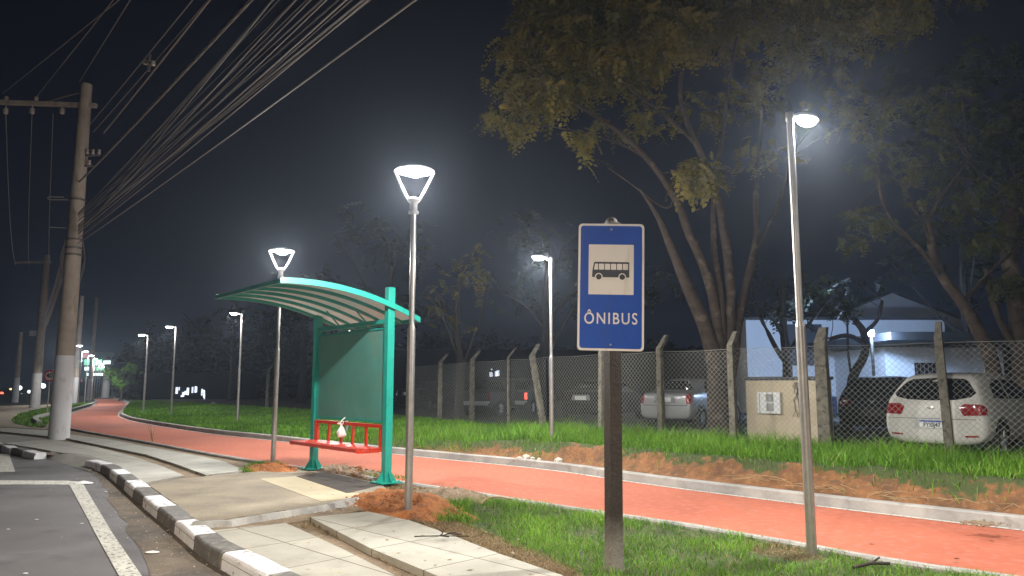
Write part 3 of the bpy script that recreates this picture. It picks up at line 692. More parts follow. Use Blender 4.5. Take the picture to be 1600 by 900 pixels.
mb.box((0,0,2.39),(SL-.126,.04,.03)); mb.box((0,0,.94),(SL-.126,.04,.03))
for s in (-1,1): mb.box((s*(hx-.085),0,1.665),(.04,.04,1.42))
mb.build('board_frame', TEAL, pn)
# bench (red) as a part tree of the shelter
mb = MB()
for k in range(4): mb.box((0, sy*(.10+.108*k), .535), (SL-.126+.0, .098, .022))
mb.box((0, sy*.045, .515), (SL-.126,.03,.06)); mb.box((0, sy*.485, .52), (SL-.126,.025,.055))
for s in (-1,0,1): mb.box((s*(hx-.08), sy*.26, .50), (.03,.42,.04))
seat = mb.build('seat', RED, sh, bevel=.003)
mb = MB(); mb.box((0, 0, .865), (SL-.124, .045, .055)); mb.build('backrest_rail', RED, sh, bevel=.004)
for k in range(6):
    xx = -hx+.14+(SL-.28)*k/5+.06*(1 if k < 3 else .5)
    mb = MB(); mb.box((xx, 0, .69), (.045, .035, .30), Matrix.Rotation(R(3 if k % 2 else -2), 3, 'Y')); mb.build('backrest_bar', RED, sh, bevel=.003)
for s in (-1,1):
    mb = MB(); mb.box((s*(hx-.08), sy*.02, .69), (.05,.04,.40)); mb.build('backrest_bar', RED, sh, bevel=.003)
# white bag hanging from the rail
M = sh.matrix_basis.copy(); M = Matrix.Translation(mid)@Matrix.Rotation(ang, 4, 'Z')
bp_ = M@Vector((.10, sy*.075, .0))
t = thing('plastic_bag', (bp_.x, bp_.y, .0), 0, 'white plastic bag tied to the red backrest rail of the shelter bench', 'bag')
mb = MB(); mb.lathe([(0,.635),(.040,.64),(.062,.66),(.068,.69),(.058,.74),(.038,.79),(.018,.83),(.014,.85)], n=18)
mb.v = [tuple(Vector(v)*(1)+Vector((noise.noise(Vector(v)*22)*.022, noise.noise(Vector(v)*22+Vector((4,4,4)))*.022, noise.noise(Vector(v)*30)*.008))+Vector((v[0],v[1],0))*(.22*math.sin(6*math.atan2(v[1],v[0])+9*v[2]))) for v in mb.v]; mb.build('bag_body', PLASTICW, t)
mb = MB(); mb.tube([(0,0,.84),(-.02,.01,.88),(.0,.02,.915),(.045,.01,.955),(.06,0,.97)], [.010,.009,.012,.011,.004], 8); mb.tube([(0,0,.84),(.03,-.01,.87),(.035,-.03,.90),(.01,-.035,.905),(-.01,-.02,.88)], [.010,.009,.008,.008,.008], 8); mb.tube([(0,0,.85),(-.04,-.01,.87),(-.07,0,.865)], [.012,.016,.006], 8); mb.build('bag_handle', PLASTICW, t)

# ---------------------------------------------------------------- bus stop sign
def text(body, size, m, parent, loc, rot=(R(90),0,0), ext=.0015, name='lettering', bold=0.0, spacing=1.0, sx=1.0):
    cu = bpy.data.curves.new(name, 'FONT'); cu.body = body; cu.size = size; cu.extrude = ext; cu.align_x = 'CENTER'; cu.align_y = 'CENTER'; cu.offset = bold; cu.space_character = spacing
    tmp = bpy.data.objects.new('tmp', cu); COL.objects.link(tmp); bpy.context.view_layer.update()
    me = bpy.data.meshes.new_from_object(tmp.evaluated_get(bpy.context.evaluated_depsgraph_get())); bpy.data.objects.remove(tmp)
    me.materials.clear(); me.materials.append(m); me.name = name
    me.transform(Matrix.Diagonal((sx,1,1,1)))
    o = bpy.data.objects.new(name, me); link(o, parent); o.location = loc; o.rotation_euler = rot; return o
def rrect(w_, h_, r, n=6):
    pts = []
    for cx, cy, a0 in ((w_/2-r, h_/2-r, 0), (-w_/2+r, h_/2-r, 90), (-w_/2+r, -h_/2+r, 180), (w_/2-r, -h_/2+r, 270)):
        for i in range(n+1): a = R(a0+90*i/n); pts.append((cx+r*math.cos(a), cy+r*math.sin(a)))
    return pts
def plate_xz(mb, pts, y0, y1, m=0, c=(0,0)):
    n = len(pts); vs = [(p[0]+c[0], y0, p[1]+c[1]) for p in pts]+[(p[0]+c[0], y1, p[1]+c[1]) for p in pts]
    mb.add(vs, [tuple(range(n)), tuple(range(n, 2*n))[::-1]]+[(i, i+n, (i+1)%n+n, (i+1)%n) for i in range(n)], m)
t = thing('bus_stop_sign', (.845, 6.27, -.02), 0, 'blue bus stop sign reading ÔNIBUS on a dark square wooden post', 'sign')
t.rotation_euler = (0, R(.6), R(0))
mb = MB(); mb.box((0,.075,1.46), (.115,.115,2.96), Matrix.Rotation(R(24),3,'Z')); 
mb.lathe([(.055,2.93),(.05,2.96),(.03,2.98),(0,2.985)], (0,.075,0), 12); pst = mb.build('post', WOOD, t, bevel=.008)
pm = WOOD.node_tree; b = pm.nodes['Principled BSDF']; src = b.inputs['Base Color'].links[0].from_socket
c = pm.nodes.new('ShaderNodeTexCoord'); s_ = pm.nodes.new('ShaderNodeSeparateXYZ'); nn = pm.nodes.new('ShaderNodeTexNoise'); nn.inputs['Scale'].default_value = 7
ad = pm.nodes.new('ShaderNodeMath'); ad.operation = 'MULTIPLY_ADD'; ad.inputs[1].default_value = .35
mr = pm.nodes.new('ShaderNodeMapRange'); mr.inputs[1].default_value = .62; mr.inputs[2].default_value = .25; mr.inputs[4].default_value = .75
mx = pm.nodes.new('ShaderNodeMix'); mx.data_type = 'RGBA'; mx.inputs[7].default_value = (.30,.28,.25,1)
pm.links.new(c.outputs['Object'], s_.inputs[0]); pm.links.new(c.outputs['Object'], nn.inputs['Vector']); pm.links.new(nn.outputs['Fac'], ad.inputs[0]); pm.links.new(s_.outputs['Z'], ad.inputs[2])
pm.links.new(ad.outputs[0], mr.inputs[0]); pm.links.new(mr.outputs[0], mx.inputs[0]); pm.links.new(src, mx.inputs[6]); pm.links.new(mx.outputs[2], b.inputs['Base Color'])
bd = bpy.data.objects.new('board', None)
mb = MB(); plate_xz(mb, rrect(.565,1.10,.035), -.004, 0.0); bd = mb.build('board', SIGNWHITE, t, recalc=True)
bd.location = (-.02, -.002, 2.36); bd.rotation_euler = (0, R(.9), R(-4))
mb = MB(); plate_xz(mb, rrect(.527,1.062,.025), -.0062, -.0045); mb.build('blue_face', SIGNBLUE, bd, recalc=True)
mb = MB(); plate_xz(mb, rrect(.385,.435,.004), -.0082, -.0066, 0, (-.0,.148)); mb.build('pictogram_field', SIGNWHITE, bd, recalc=True)
mb = MB(); bx, bz = 0, .145
prof = [(-.155,-.065),(.155,-.065),(.155,.062),(.150,.068),(-.140,.068),(-.148,.060),(-.160,-.01),(-.163,-.06)]
plate_xz(mb, prof, -.0102, -.0086, 0, (bx, bz)); pic = mb.build('bus_pictogram', SIGNDARK, bd, recalc=True)
mb = MB()
plate_xz(mb, [(-.146,.0),(-.113,.0),(-.113,.052),(-.138,.052)], -.0122, -.0106, 0, (bx, bz))
for k in range(5): plate_xz(mb, rrect(.044,.052,.004,2), -.0122, -.0106, 0, (bx-.083+k*.0515+.0, bz+.026))
for cx in (-.105, .095): plate_xz(mb, [(.033*math.cos(a*math.pi/12), .033*math.sin(a*math.pi/12)) for a in range(24)], -.0122, -.0106, 0, (bx+cx, bz-.062))
mb.build('window_marks', SIGNWHITE, pic, recalc=True)
for cx in (-.105, .095):
    mb = MB(); plate_xz(mb, [(.024*math.cos(a*math.pi/12), .024*math.sin(a*math.pi/12)) for a in range(24)], -.0142, -.0126, 0, (bx+cx, bz-.062)); mb.build('wheel_mark', SIGNDARK, pic, recalc=True)
speckle(SIGNBLUE, (.05,.08,.24), 3.5, .52, .75, .35, stretch=(3,1,.5)); speckle(SIGNWHITE, (.36,.33,.30), 4, .55, .8, .5, stretch=(3,1,.5)); speckle(TEAL, (.06,.13,.10), 26, .66, .72, .6); speckle(RED, (.16,.05,.03), 30, .66, .72, .6); speckle(PANEL, (.24,.17,.12), .9, .56, .72, .45); speckle(PANEL, (.16,.29,.25), 1.3, .45, .8, .5, stretch=(1,1,.4))
text('ÔNIBUS', .138, SIGNWHITE, bd, (0,-.0075,-.28), bold=.0012, spacing=1.22, sx=.80)
for zz in (.50,-.50):
    mb = MB(); mb.lathe([(.010,0),(.010,-.008),(.006,-.011),(0,-.012)], (0.0,-.006,zz), 12, axis='y'); mb.build('bolt', WIREM, bd)

# ---------------------------------------------------------------- utility poles and cables
P0 = Vector((-12.91,21.34,0))
def util_pole(p, H, r0, r1, zw, label, detail=True, rz=0, lean=(0,0)):
    t = thing('utility_pole', p, rz, label, 'utility pole', 'utility poles'); t.rotation_euler = (lean[0], lean[1], rz)
    mb = MB(); mb.tube([(0,0,zw),(0,0,H*.6),(0,0,H)], [r0+(r1-r0)*zw/H, r0+(r1-r0)*.6, r1], 20); sf = mb.build('shaft', POLEC, t)
    mb = MB(); mb.tube([(0,0,-.1),(0,0,zw)], [r0+.004, r0+(r1-r0)*zw/H+.004], 20); mb.build('whitewashed_base', WHITEW, t)
    return t
up = util_pole(P0, 10.55, .27, .155, 2.35, 'large concrete utility pole with whitewashed foot at the left, carrying the crossarm and cables')
# crossarm: to the left of the pole
ca = MB(); ca.bar((.35,0,9.88),(-2.55,-.1,9.95),.12,.13); cao = ca.build('crossarm', POLEC, up, bevel=.01)
for x_ in (-2.35,-1.55,-.65):
    mb = MB(); mb.tube([(x_,-.05,9.85),(x_,-.05,9.6)], .02, 8); mb.lathe([(.03,0),(.08,-.02),(.05,-.05),(.085,-.08),(.05,-.11),(.085,-.14),(.04,-.18),(0,-.19)], (x_,-.05,9.78), 14); mb.build('insulator', CERAM, cao)
for x_ in (-2.35,-1.45):
    mb = MB(); mb.lathe([(.03,0),(.07,.04),(.045,.07),(.07,.1),(.05,.14),(0,.16)], (x_,-.06,10.0), 14); mb.build('insulator', CERAM, cao)
mb = MB(); mb.bar((.0,-.02,10.35),(-1.2,-.04,9.98),.04,.04); mb.build('crossarm_brace', STEELD, up)
br = MB(); br.bar((.15,-.05,8.30),(.62,-.12,8.32),.05,.05); br.bar((.15,-.05,7.98),(.45,-.1,7.98),.05,.05); br.bar((.15,-.05,7.95),(.15,-.05,8.35),.04,.04)
bro = br.build('secondary_bracket', STEELD, up)
for x_ in (.25,.42,.60):
    mb = MB(); mb.lathe([(0,.0),(.045,.0),(.05,.05),(.03,.08),(.05,.11),(.04,.15),(0,.16)], (x_,-.12,8.32 if x_>.3 else 8.33), 12); mb.build('insulator', CERAM, bro)
mb = MB(); mb.lathe([(0,.0),(.045,.0),(.05,.05),(.03,.08),(.05,.11),(.04,.15),(0,.16)], (.33,-.12,7.99), 12); mb.build('insulator', CERAM, bro)
for zz, L_ in ((6.95,.75),(6.1,.65)):
    mb = MB(); mb.tube([(-.1,-.05,zz),(-L_,-.15,zz-.02),(-L_-.05,-.15,zz+.03),(-L_,-.15,zz+.07),(-.35,-.1,zz+.07)] if zz > 6.5 else [(-.1,-.05,zz),(-L_,-.15,zz)], .015, 6); mb.build('hook', WIREM, up)
for zz in (5.3,5.5,5.75,6.95,3.2):
    mb = MB(); mb.lathe([(.225,-.03),(.232,0),(.225,.03)], (0,0,zz), 20); mb.build('band', STEELD, up)
mb = MB()
for k in range(9):
    a = random.uniform(0, 6.28); mb.tube([(.2*math.cos(a), .2*math.sin(a), 5.6+random.random()*.5), (.33*math.cos(a), .33*math.sin(a), 5.2), (.3*math.cos(a+.3), .3*math.sin(a+.3), 4.9), (.22*math.cos(a+.5), .22*math.sin(a+.5), 4.5+random.random()*.3)], .012, 6)
mb.build('cable_loops', CABLE, up)
pole2 = dp(57, 600, 50); pole2.z = 0
u2 = util_pole(pole2, 10.4, .31, .19, 2.3, 'second concrete utility pole, standing on the island lawn behind the big one')
mb = MB(); mb.bar((.3,0,9.9),(-2.2,0,9.9),.12,.12); mb.build('crossarm', POLEC, u2)
mb = MB(); mb.box((-.45,-.1,5.0),(.35,.25,.35)); mb.build('junction_box', ALU, u2)
for px, Y, H, lb in ((118,66,9.5,'slim concrete pole among the distant lamps'), (141,80,11,'farthest concrete pole beyond the distant lamps, darker than the rest'), (26,70,6.5,'thin dark pole at the far left edge beside the road')):
    q = dp(px, 600, Y); q.z = 0; util_pole(q, H, .26, .16, 2.2, lb)
q = dp(166,600,95); q.z = 0; util_pole(q, 4.2, .5, .35, 2.6, 'stout pole with whitewashed foot at the end of the cycle path')

def wire(a, b, sag, r, label, m=CABLE, ext=1.0, group=None, tw=False):
    a = Vector(a); b = Vector(b); b = a+(b-a)*ext; n = 36 if tw else 18; pts = []
    for i in range(n+1):
        s = i/n; p = a.lerp(b, s); p.z -= sag*4*s*(1-s); pts.append(p)
    mb = MB()
    if tw:
        n2 = 260
        for ph in (0, 2.09, 4.19):
            pp = []
            for i in range(n2+1):
                s = i/n2; p = a.lerp(b, s); p.z -= sag*4*s*(1-s); th = s*(b-a).length*5+ph; pp.append(p+Vector((math.cos(th)*.017, 0, math.sin(th)*.017)))
            mb.tube(pp, r*.7, 5)
    else: mb.tube(pts, r, 6)
    o = mb.build('overhead_cable', m)
    return tag(o, label, 'cable', group)
# span wires: pole -> over the street to the next pole (outside the picture)
def span(pa, q, Yq, sag, r, label, m=CABLE, ext=1.9, group=None, tw=False):
    b = dp(q[0], q[1], Yq); wire(pa, b, sag, r, label, m, ext, group, tw)
yp = 21.3
HV = 'high voltage lines from the crossarm'
span(dp(4,146,yp-.1), (186,0), 15.4, .0, .013, 'overhead line from the outer end of the crossarm', CABLE2, 1.8, HV)
span(dp(58,150,yp-.1), (182,-6), 15.2, .0, .013, 'overhead line from the middle of the crossarm', CABLE2, 1.8, HV)
span(dp(124,128,yp), (206,-4), 15.0, .0, .013, 'overhead line leaving the very top of the big pole', CABLE2, 1.8, HV)
LV = 'secondary lines through the spacer'
sp0 = dp(233,98,15.5)
span(dp(140,195,yp), (298,0), 13.0, .05, .012, 'upper of the thin secondary lines meeting at the spacer above the street', CABLE2, 1.8, LV)
span(dp(146,206,yp), (322,0), 13.0, .05, .012, 'lower of the thin secondary lines meeting at the spacer above the street', CABLE2, 1.8, LV)
span(dp(162,208,yp), (326,-2), 12.8, .05, .022, 'thick secondary line carrying the spacer above the street', CABLE2, 1.8, LV)
t = thing('line_spacer', sp0, R(-40), 'small clamp spacer clipped on the secondary lines at the top left', 'line spacer')
mb = MB(); mb.bar((-.25,0,.08),(.25,0,-.10),.05,.05); mb.bar((0,0,-.2),(0,0,.2),.05,.06); mb.build('spacer_arm', STEELD, t)
for x_ in (-.2,.0,.2):
    mb = MB(); mb.lathe([(0,-.06),(.05,-.05),(.05,.05),(0,.06)], (x_,0,-x_*.36), 10); mb.build('clamp', CERAM, t)
span(dp(124,284,yp-.2), (382,0), 10.5, .12, .020, 'twisted bare bundle cable gleaming brighter than the others', CABLE2, 1.9, None, True)
TG = 'fan of telephone cables from the big pole'
ends = [(405,0),(425,0),(446,0),(462,0),(478,0),(492,0),(505,0),(520,0),(533,0),(545,0),(556,0),(400,12),(560,-8),(515,-3),(470,-2),(438,3),(486,-6),(526,-4),(549,2),(418,-5)]
for i, e in enumerate(ends):
    y0 = 332+42*i/len(ends)+random.uniform(-5,5)
    span(dp(122, y0, yp-.2), e, 9.8-1.6*i/len(ends), .10+.2*random.random(), random.choice([.006,.008,.010,.013]), 'thin telephone cable in the fan rising right from the big pole', random.choice([CABLE,CABLE2]), 1.9, TG)
span(dp(121,381,yp-.2), (622,0), 7.6, .15, .012, 'lowest overhead cable, set apart to the right of the telephone fan', CABLE2, 1.9)
# spans on towards the second pole
for i, (a, x_, z_) in enumerate(((dp(9,170,yp),-2.1,9.7),(dp(50,178,yp),-1.2,9.7),(dp(83,178,yp),.2,9.7))):
    wire(a, pole2+Vector((x_,0,z_)), .9, .013, ['line sagging from the outer insulator to the second pole','line sagging from the middle insulator to the second pole','line sagging from the inner insulator to the second pole'][i], CABLE2, 1, 'lines between the two left poles')
for i in range(9):
    wire(P0+Vector((-.15,0,5.2+.16*i)), pole2+Vector((0,0,5.1+.15*i)), .5+.5*random.random(), .012, 'telephone cable sagging between the big pole and the second pole', CABLE2, 1, 'telephone cables between the two left poles')

# speed sign
q = dp(76.5, 600, 39.5)
t = thing('speed_sign', (q.x, q.y, 0), R(0), 'round red rimmed speed limit sign reading 40 left of the big pole', 'sign')
mb = MB(); mb.tube([(0,.03,0),(0,.03,2.25)], .03, 8); mb.build('post', GALV, t)
def disc(r, y0, y1, m, nm, par): 
    mb = MB(); plate_xz(mb, [(r*math.cos(a*math.pi/18), r*math.sin(a*math.pi/18)) for a in range(36)], y0, y1, 0, (0,2.0)); return mb.build(nm, m, par, recalc=True)
REDS = mat('sign red', (.6,.02,.02), .4)
disc(.31, -.01, 0, REDS, 'red_rim', t); disc(.225, -.016, -.012, SIGNWHITE, 'white_face', t)
text('40', .36, SIGNDARK, t, (0,-.020,2.0), bold=.014)
for px, Y in ((122.5,78),):
    q = dp(px,600,Y); t = thing('speed_sign', (q.x, q.y, 0), 0, 'small far round sign with red rim among the distant lamps', 'sign')
    mb = MB(); mb.tube([(0,.03,0),(0,.03,2.25)], .03, 8); mb.build('post', GALV, t); disc(.31,-.01,0,REDS,'red_rim',t); disc(.2,-.016,-.012,SIGNWHITE,'white_face',t)

# ---------------------------------------------------------------- chain-link fence
fe = thing('chain_link_fence', FENCE[4]+Vector((0,0,.25)), 0, 'long chain link fence on bent concrete posts between the grass verge and the car park', 'fence')
fo = FENCE[4]+Vector((0,0,.25))
leans = {9: (R(-3), R(-9)), 4: (0, R(-1.5)), 5: (R(2), R(-1)), 8: (0, R(1))}
fd = [ (FENCE[min(i+1,len(FENCE)-1)]-FENCE[max(i-1,0)]).normalized() for i in range(len(FENCE))]
posts = []
for i in range(1, len(FENCE)):
    p = FENCE[i]-fo+Vector((0,0,.25)); d = fd[i]; out = Vector((d.y, -d.x, 0))
    if out.dot(Vector((1,1,0))) < 0: out = -out
    s = .18 if i == 5 else .06 if i == 10 else random.uniform(.10,.115)
    posts.append((p, d, out, s, i))
    if i > 16: continue
    mb = MB(); secs = []
    H = 2.05 if i != 5 else 2.02
    tipd = out if i not in () else -out
    tip = (.26, .30)
    path = [(Vector((0,0,-.3)), 1.1), (Vector((0,0,.6)), 1.03), (Vector((0,0,1.3)), 1), (Vector((0,0,H)), .95), (tipd*tip[0]+Vector((0,0,H+tip[1])), .7)]
    vs = []
    for q, k in path:
        w_ = s*k*.5*(1.15)
        for a, b in ((-1,-1),(1,-1),(1,1),(-1,1)):
            r_ = Vector((noise.noise(q*3+Vector((a,b,i)))*.008, noise.noise(q*3+Vector((b,i,a)))*.008, 0)); vs.append(q+d*(a*w_)+out*(b*w_)+r_)
    fs = [(j*4+k, j*4+(k+1)%4, j*4+4+(k+1)%4, j*4+4+k) for j in range(len(path)-1) for k in range(4)]+[(3,2,1,0), tuple(range(len(vs)-4, len(vs)))]
    mb.add(vs, fs); po = mb.build('fence_post', POSTC, fe, bevel=.008, recalc=True); po.location = p
    if i in leans: po.rotation_euler = (leans[i][0], leans[i][1], 0)
def mesh_panel(a, b, z0, z1, r=.0028, pitch=.105, hgt=.105, bulge=0):
    d = b-a; L = d.length; d.normalize(); out = Vector((-d.y, d.x, 0)); ncol = int(L/pitch); nrow = int((z1-z0)/(hgt/2)); V = []; T = []
    base = 0
    tri = [(math.cos(x_), math.sin(x_)) for x_ in (0.5, 2.6, 4.7)]
    for c_ in range(ncol):
        for k in range(nrow):
            s0 = (c_+(k % 2))*pitch; s1 = (c_+((k+1) % 2))*pitch
            # two mirrored zigzags interlock into diamonds
            for (u0, u1) in (((c_+.5*(k%2))*pitch, (c_+.5*((k+1)%2))*pitch), ((c_+1-.5*(k%2))*pitch, (c_+1-.5*((k+1)%2))*pitch)):
                p0 = a+d*u0+Vector((0,0,z0+k*hgt/2)); p1 = a+d*u1+Vector((0,0,z0+(k+1)*hgt/2))
                for q in (p0, p1):
                    q += out*(bulge*noise.noise(q*.8)+.004)
                t_ = (p1-p0).normalized(); y_ = out; x_ = t_.cross(y_)
                for q in (p0, p1):
                    for cx, cy in tri: V.append(q+x_*(cx*r)+y_*(cy*r))
                for j in range(3):
                    j2 = (j+1)%3; T.append((base+j, base+j2, base+3+j2)); T.append((base+j, base+3+j2, base+3+j))
                base += 6
    return np.array([list(v) for v in V]), np.array(T)
for (pa, d, o_, s, i), (pb, d2, o2, s2, i2) in zip(posts[:-1], posts[1:]):
    if i > 12: break
    a = pa+o_*.06; b = pb+o2*.06
    far = i > 8
    V, T = mesh_panel(a, b, .0, 1.98 if not far else 1.95, r=.0032 if not far else .0034, pitch=.105 if not far else .13, hgt=.105 if not far else .13, bulge=.03)
    np_mesh('wire_mesh', V, T, WIREM, fe)
    for zz in (1.98, .06):
        mb = MB(); mb.tube([a+Vector((0,0,zz)), a.lerp(b,.5)+Vector((0,0,zz-.02)), b+Vector((0,0,zz))], .004, 5); mb.build('tension_wire', WIREM, fe)

# ---------------------------------------------------------------- cars
def make_car(kind, label, loc, head_az, paint, plate=None, lit=0, dark=False):
    dark = paint.name.startswith('dark')
    t = thing('parked_car', loc, -head_az+math.pi/2, label, 'car', 'cars parked behind the fence')   # local +x = heading
    if kind == 'hatch':      # x, zbot, zsill, zbelt, zroof, half width, belt hw, roof hw
        L = 3.93
        st = [(0.00,.32,.50,.78,.86,.66,.64,.50),(.05,.22,.42,.90,.97,.80,.74,.58),(.16,.21,.42,.95,1.10,.845,.78,.60),(.42,.25,.40,.97,1.40,.86,.80,.57),(.65,.25,.40,.97,1.45,.865,.81,.58),
              (1.2,.22,.38,.96,1.48,.87,.82,.60),(1.9,.22,.38,.95,1.475,.87,.82,.60),(2.35,.22,.38,.94,1.38,.87,.82,.58),(2.95,.22,.38,.93,1.00,.87,.80,.62),(3.3,.24,.38,.86,.92,.86,.78,.62),(3.7,.26,.42,.72,.80,.80,.72,.55),(3.9,.32,.46,.62,.66,.62,.55,.40)]
    elif kind == 'sedan':
        L = 4.3
        st = [(0.00,.34,.50,.80,.92,.66,.62,.50),(.05,.28,.45,.92,1.02,.78,.72,.60),(.20,.25,.42,.96,1.04,.83,.77,.62),(.75,.25,.40,.97,1.07,.85,.79,.60),(1.25,.25,.40,.96,1.38,.855,.80,.54),
              (1.7,.22,.38,.95,1.45,.86,.81,.57),(2.3,.22,.38,.94,1.44,.86,.81,.57),(2.75,.22,.38,.93,1.33,.86,.81,.55),(3.3,.22,.38,.92,.99,.86,.79,.60),(3.7,.24,.38,.84,.90,.84,.77,.60),(4.1,.26,.42,.70,.78,.78,.70,.52),(4.28,.32,.46,.60,.64,.6,.52,.40)]
    else:                    # small pickup / van-like
        L = 4.4
        st = [(0.00,.45,.55,.88,.92,.80,.80,.76),(.04,.42,.50,.96,.99,.84,.82,.78),(.3,.40,.48,1.0,1.03,.85,.83,.78),(1.5,.36,.45,1.0,1.03,.86,.84,.78),(1.62,.30,.42,1.0,1.48,.86,.82,.60),
              (1.9,.28,.42,1.0,1.55,.87,.82,.60),(2.5,.28,.42,.99,1.54,.87,.82,.60),(3.0,.28,.42,.98,1.40,.87,.81,.58),(3.5,.28,.42,.96,1.05,.86,.80,.62),(4.0,.30,.44,.90,.96,.84,.76,.60),(4.3,.34,.46,.80,.86,.78,.70,.54),(4.4,.40,.50,.70,.74,.66,.6,.44)]
    mb = MB(); K = 13; vs = []
    for (x_, zb, zs, zt, zr, hw, bw, rw) in st:
        rr = []
        prof = [(0, zb), (hw*.85, zb), (hw*.97, zs-.04), (hw, zs+.1), (hw*.99, (zs+zt)/2+.05), (bw, zt)]
        if zr-zt > .2: prof += [(bw+(rw-bw)*.55, zt+(zr-zt)*.55), (rw+.03, zr-.07), (rw-.06, zr-.015), (0, zr)]
        else: prof += [(bw*.96, zt+(zr-zt)*.5), (bw*.88, zt+(zr-zt)*.8), (rw*.9, zr-.005), (0, zr)]
        for y_, z_ in prof: rr.append((x_, y_, z_))
        rr += [(x_, -y_, z_) for _, y_, z_ in rr[-2:0:-1]]
        vs += rr; K = len(rr)
    fs = [(i*K+k, i*K+(k+1)%K, (i+1)*K+(k+1)%K, (i+1)*K+k) for i in range(len(st)-1) for k in range(K)]
    fs += [tuple(range(K))[::-1], tuple(range(len(vs)-K, len(vs)))]
    mb.add(vs, fs, 0, True); body = mb.build('body', paint, t, recalc=True)
    sd = body.modifiers.new('s', 'SUBSURF'); sd.levels = 2; sd.render_levels = 2
    bpy.context.view_layer.update()
    dg = bpy.context.evaluated_depsgraph_get(); ev = body.evaluated_get(dg); me = ev.to_mesh()
    tree = bvhtree.BVHTree.FromPolygons([v.co.copy() for v in me.vertices], [list(p.vertices) for p in me.polygons]); ev.to_mesh_clear()
    def patch(name, poly, axis, m, off=.006, par=None, n=14, sgn=1):      # a panel that follows the body: polygon in (y,z) seen from the rear, or (x,z) from a side
        us = [p[0] for p in poly]; ws = [p[1] for p in poly]; bm = bmesh.new()
        bvs = [bm.verts.new((p[0], 0, p[1])) for p in poly]; bm.faces.new(bvs)
        du, dw = (max(us)-min(us)), (max(ws)-min(ws)); nu = max(2, int(n*du/max(du,dw))); nw = max(2, int(n*dw/max(du,dw)))
        for k in range(1, nu): 
            bmesh.ops.bisect_plane(bm, geom=bm.verts[:]+bm.edges[:]+bm.faces[:], plane_co=(min(us)+du*k/nu,0,0), plane_no=(1,0,0))
        for k in range(1, nw):
            bmesh.ops.bisect_plane(bm, geom=bm.verts[:]+bm.edges[:]+bm.faces[:], plane_co=(0,0,min(ws)+dw*k/nw), plane_no=(0,0,1))
        last = None
        for v in bm.verts:
            if axis == 'rear': o_ = Vector((-2, v.co.x, v.co.z)); dr = Vector((1,0,0))
            elif axis == 'front': o_ = Vector((L+2, v.co.x, v.co.z)); dr = Vector((-1,0,0))
            else: o_ = Vector((v.co.x, sgn*3, v.co.z)); dr = Vector((0,-sgn,0))
            h, nn_, _, dd = tree.ray_cast(o_, dr)
            if h is None or (last is not None and (h-o_).length > 2.9 and axis != 'side'): h = o_+dr*((last-o_).dot(dr) if last is not None else 2.0)
            last = h; v.co = h-dr*off
        me = bpy.data.meshes.new(name); bm.to_mesh(me); bm.free(); me.materials.append(m)
        for p in me.polygons: p.use_smooth = True
        return link(bpy.data.objects.new(name, me), par or t)
    TL = mat('tail lamp red', (.05,.004,.004) if dark else (.30,.006,.008), .15, spec=.6) if not lit else emit('lit tail lamp', (1,.08,.05), 2.5)
    if kind == 'hatch':
        patch('rear_window', [(-.60,1.03),(-.40,.985),(0,.97),(.40,.985),(.60,1.03),(.66,1.10),(.50,1.30),(.42,1.345),(0,1.365),(-.42,1.345),(-.50,1.30),(-.66,1.10)], 'rear', GLASSD)
        for s in (-1,1):
            patch('tail_light', [(s*.50,.72),(s*.82,.735),(s*.80,.86),(s*.76,.91),(s*.52,.92),(s*.44,.86)][::s], 'rear', TL, .012)
            patch('side_window', [(.62,1.02),(.95,1.0),(1.30,.99),(1.30,1.33),(1.0,1.34),(.75,1.24)], 'side', GLASSD, .005, sgn=s)
            patch('side_window', [(1.36,.99),(2.85,.99),(2.55,1.14),(2.2,1.32),(1.36,1.345)], 'side', GLASSD, .005, sgn=s)
            patch('bumper_reflector', [(s*.50,.36),(s*.70,.37),(s*.70,.40),(s*.50,.39)][::s], 'rear', TL, .006)
        patch('number_plate_recess', [(-.30,.49),(.30,.49),(.27,.64),(-.27,.64)], 'rear', mat('recess shade paint', (.01,.01,.01) if dark else (.50,.49,.47), .5), .004)
        patch('hatch_seam', [(-.74,.655),(.74,.655),(.74,.663),(-.74,.663)], 'rear', BLACK, .003)
        patch('hatch_seam', [(-.20,.665),(.20,.665),(.20,.69),(-.20,.69)], 'rear', BLACK if dark else SIGNGREY, .012)
        em = mat('emblem chrome', (.02,.02,.02) if dark else (.35,.33,.28), .25, metal=.8)
        patch('emblem', [(-.075,.835),(-.035,.835),(-.032,.82),(.032,.82),(.035,.835),(.075,.835),(.065,.865),(.035,.865),(.032,.88),(-.032,.88),(-.035,.865),(-.065,.865)], 'rear', em, .012)
        zp, pw = .565, .20
    elif kind == 'sedan':
        patch('rear_window', [(-.58,1.10),(.58,1.10),(.47,1.36),(-.47,1.36)], 'rear', GLASSD)
        for s in (-1,1):
            patch('tail_light', [(s*.66,.70),(s*.76,.72),(s*.80,.86),(s*.74,1.00),(s*.66,1.00),(s*.62,.88)][::s], 'rear', TL, .012)
            patch('side_window', [(1.15,1.02),(2.0,1.0),(2.0,1.33),(1.5,1.33)], 'side', GLASSD, .005, sgn=s)
            patch('side_window', [(2.06,1.0),(3.2,1.0),(2.8,1.2),(2.5,1.32),(2.06,1.33)], 'side', GLASSD, .005, sgn=s)
        patch('number_plate_recess', [(-.34,.74),(.34,.74),(.30,.92),(-.30,.92)], 'rear', mat('recess silver', (.2,.2,.2), .4), .004)
        patch('bumper_seam', [(-.78,.66),(.78,.66),(.78,.675),(-.78,.675)], 'rear', BLACK, .004)
        zp, pw = .82, .20
    else:
        patch('rear_window', [(-.52,1.10),(.52,1.10),(.47,1.40),(-.47,1.40)], 'rear', GLASSD)
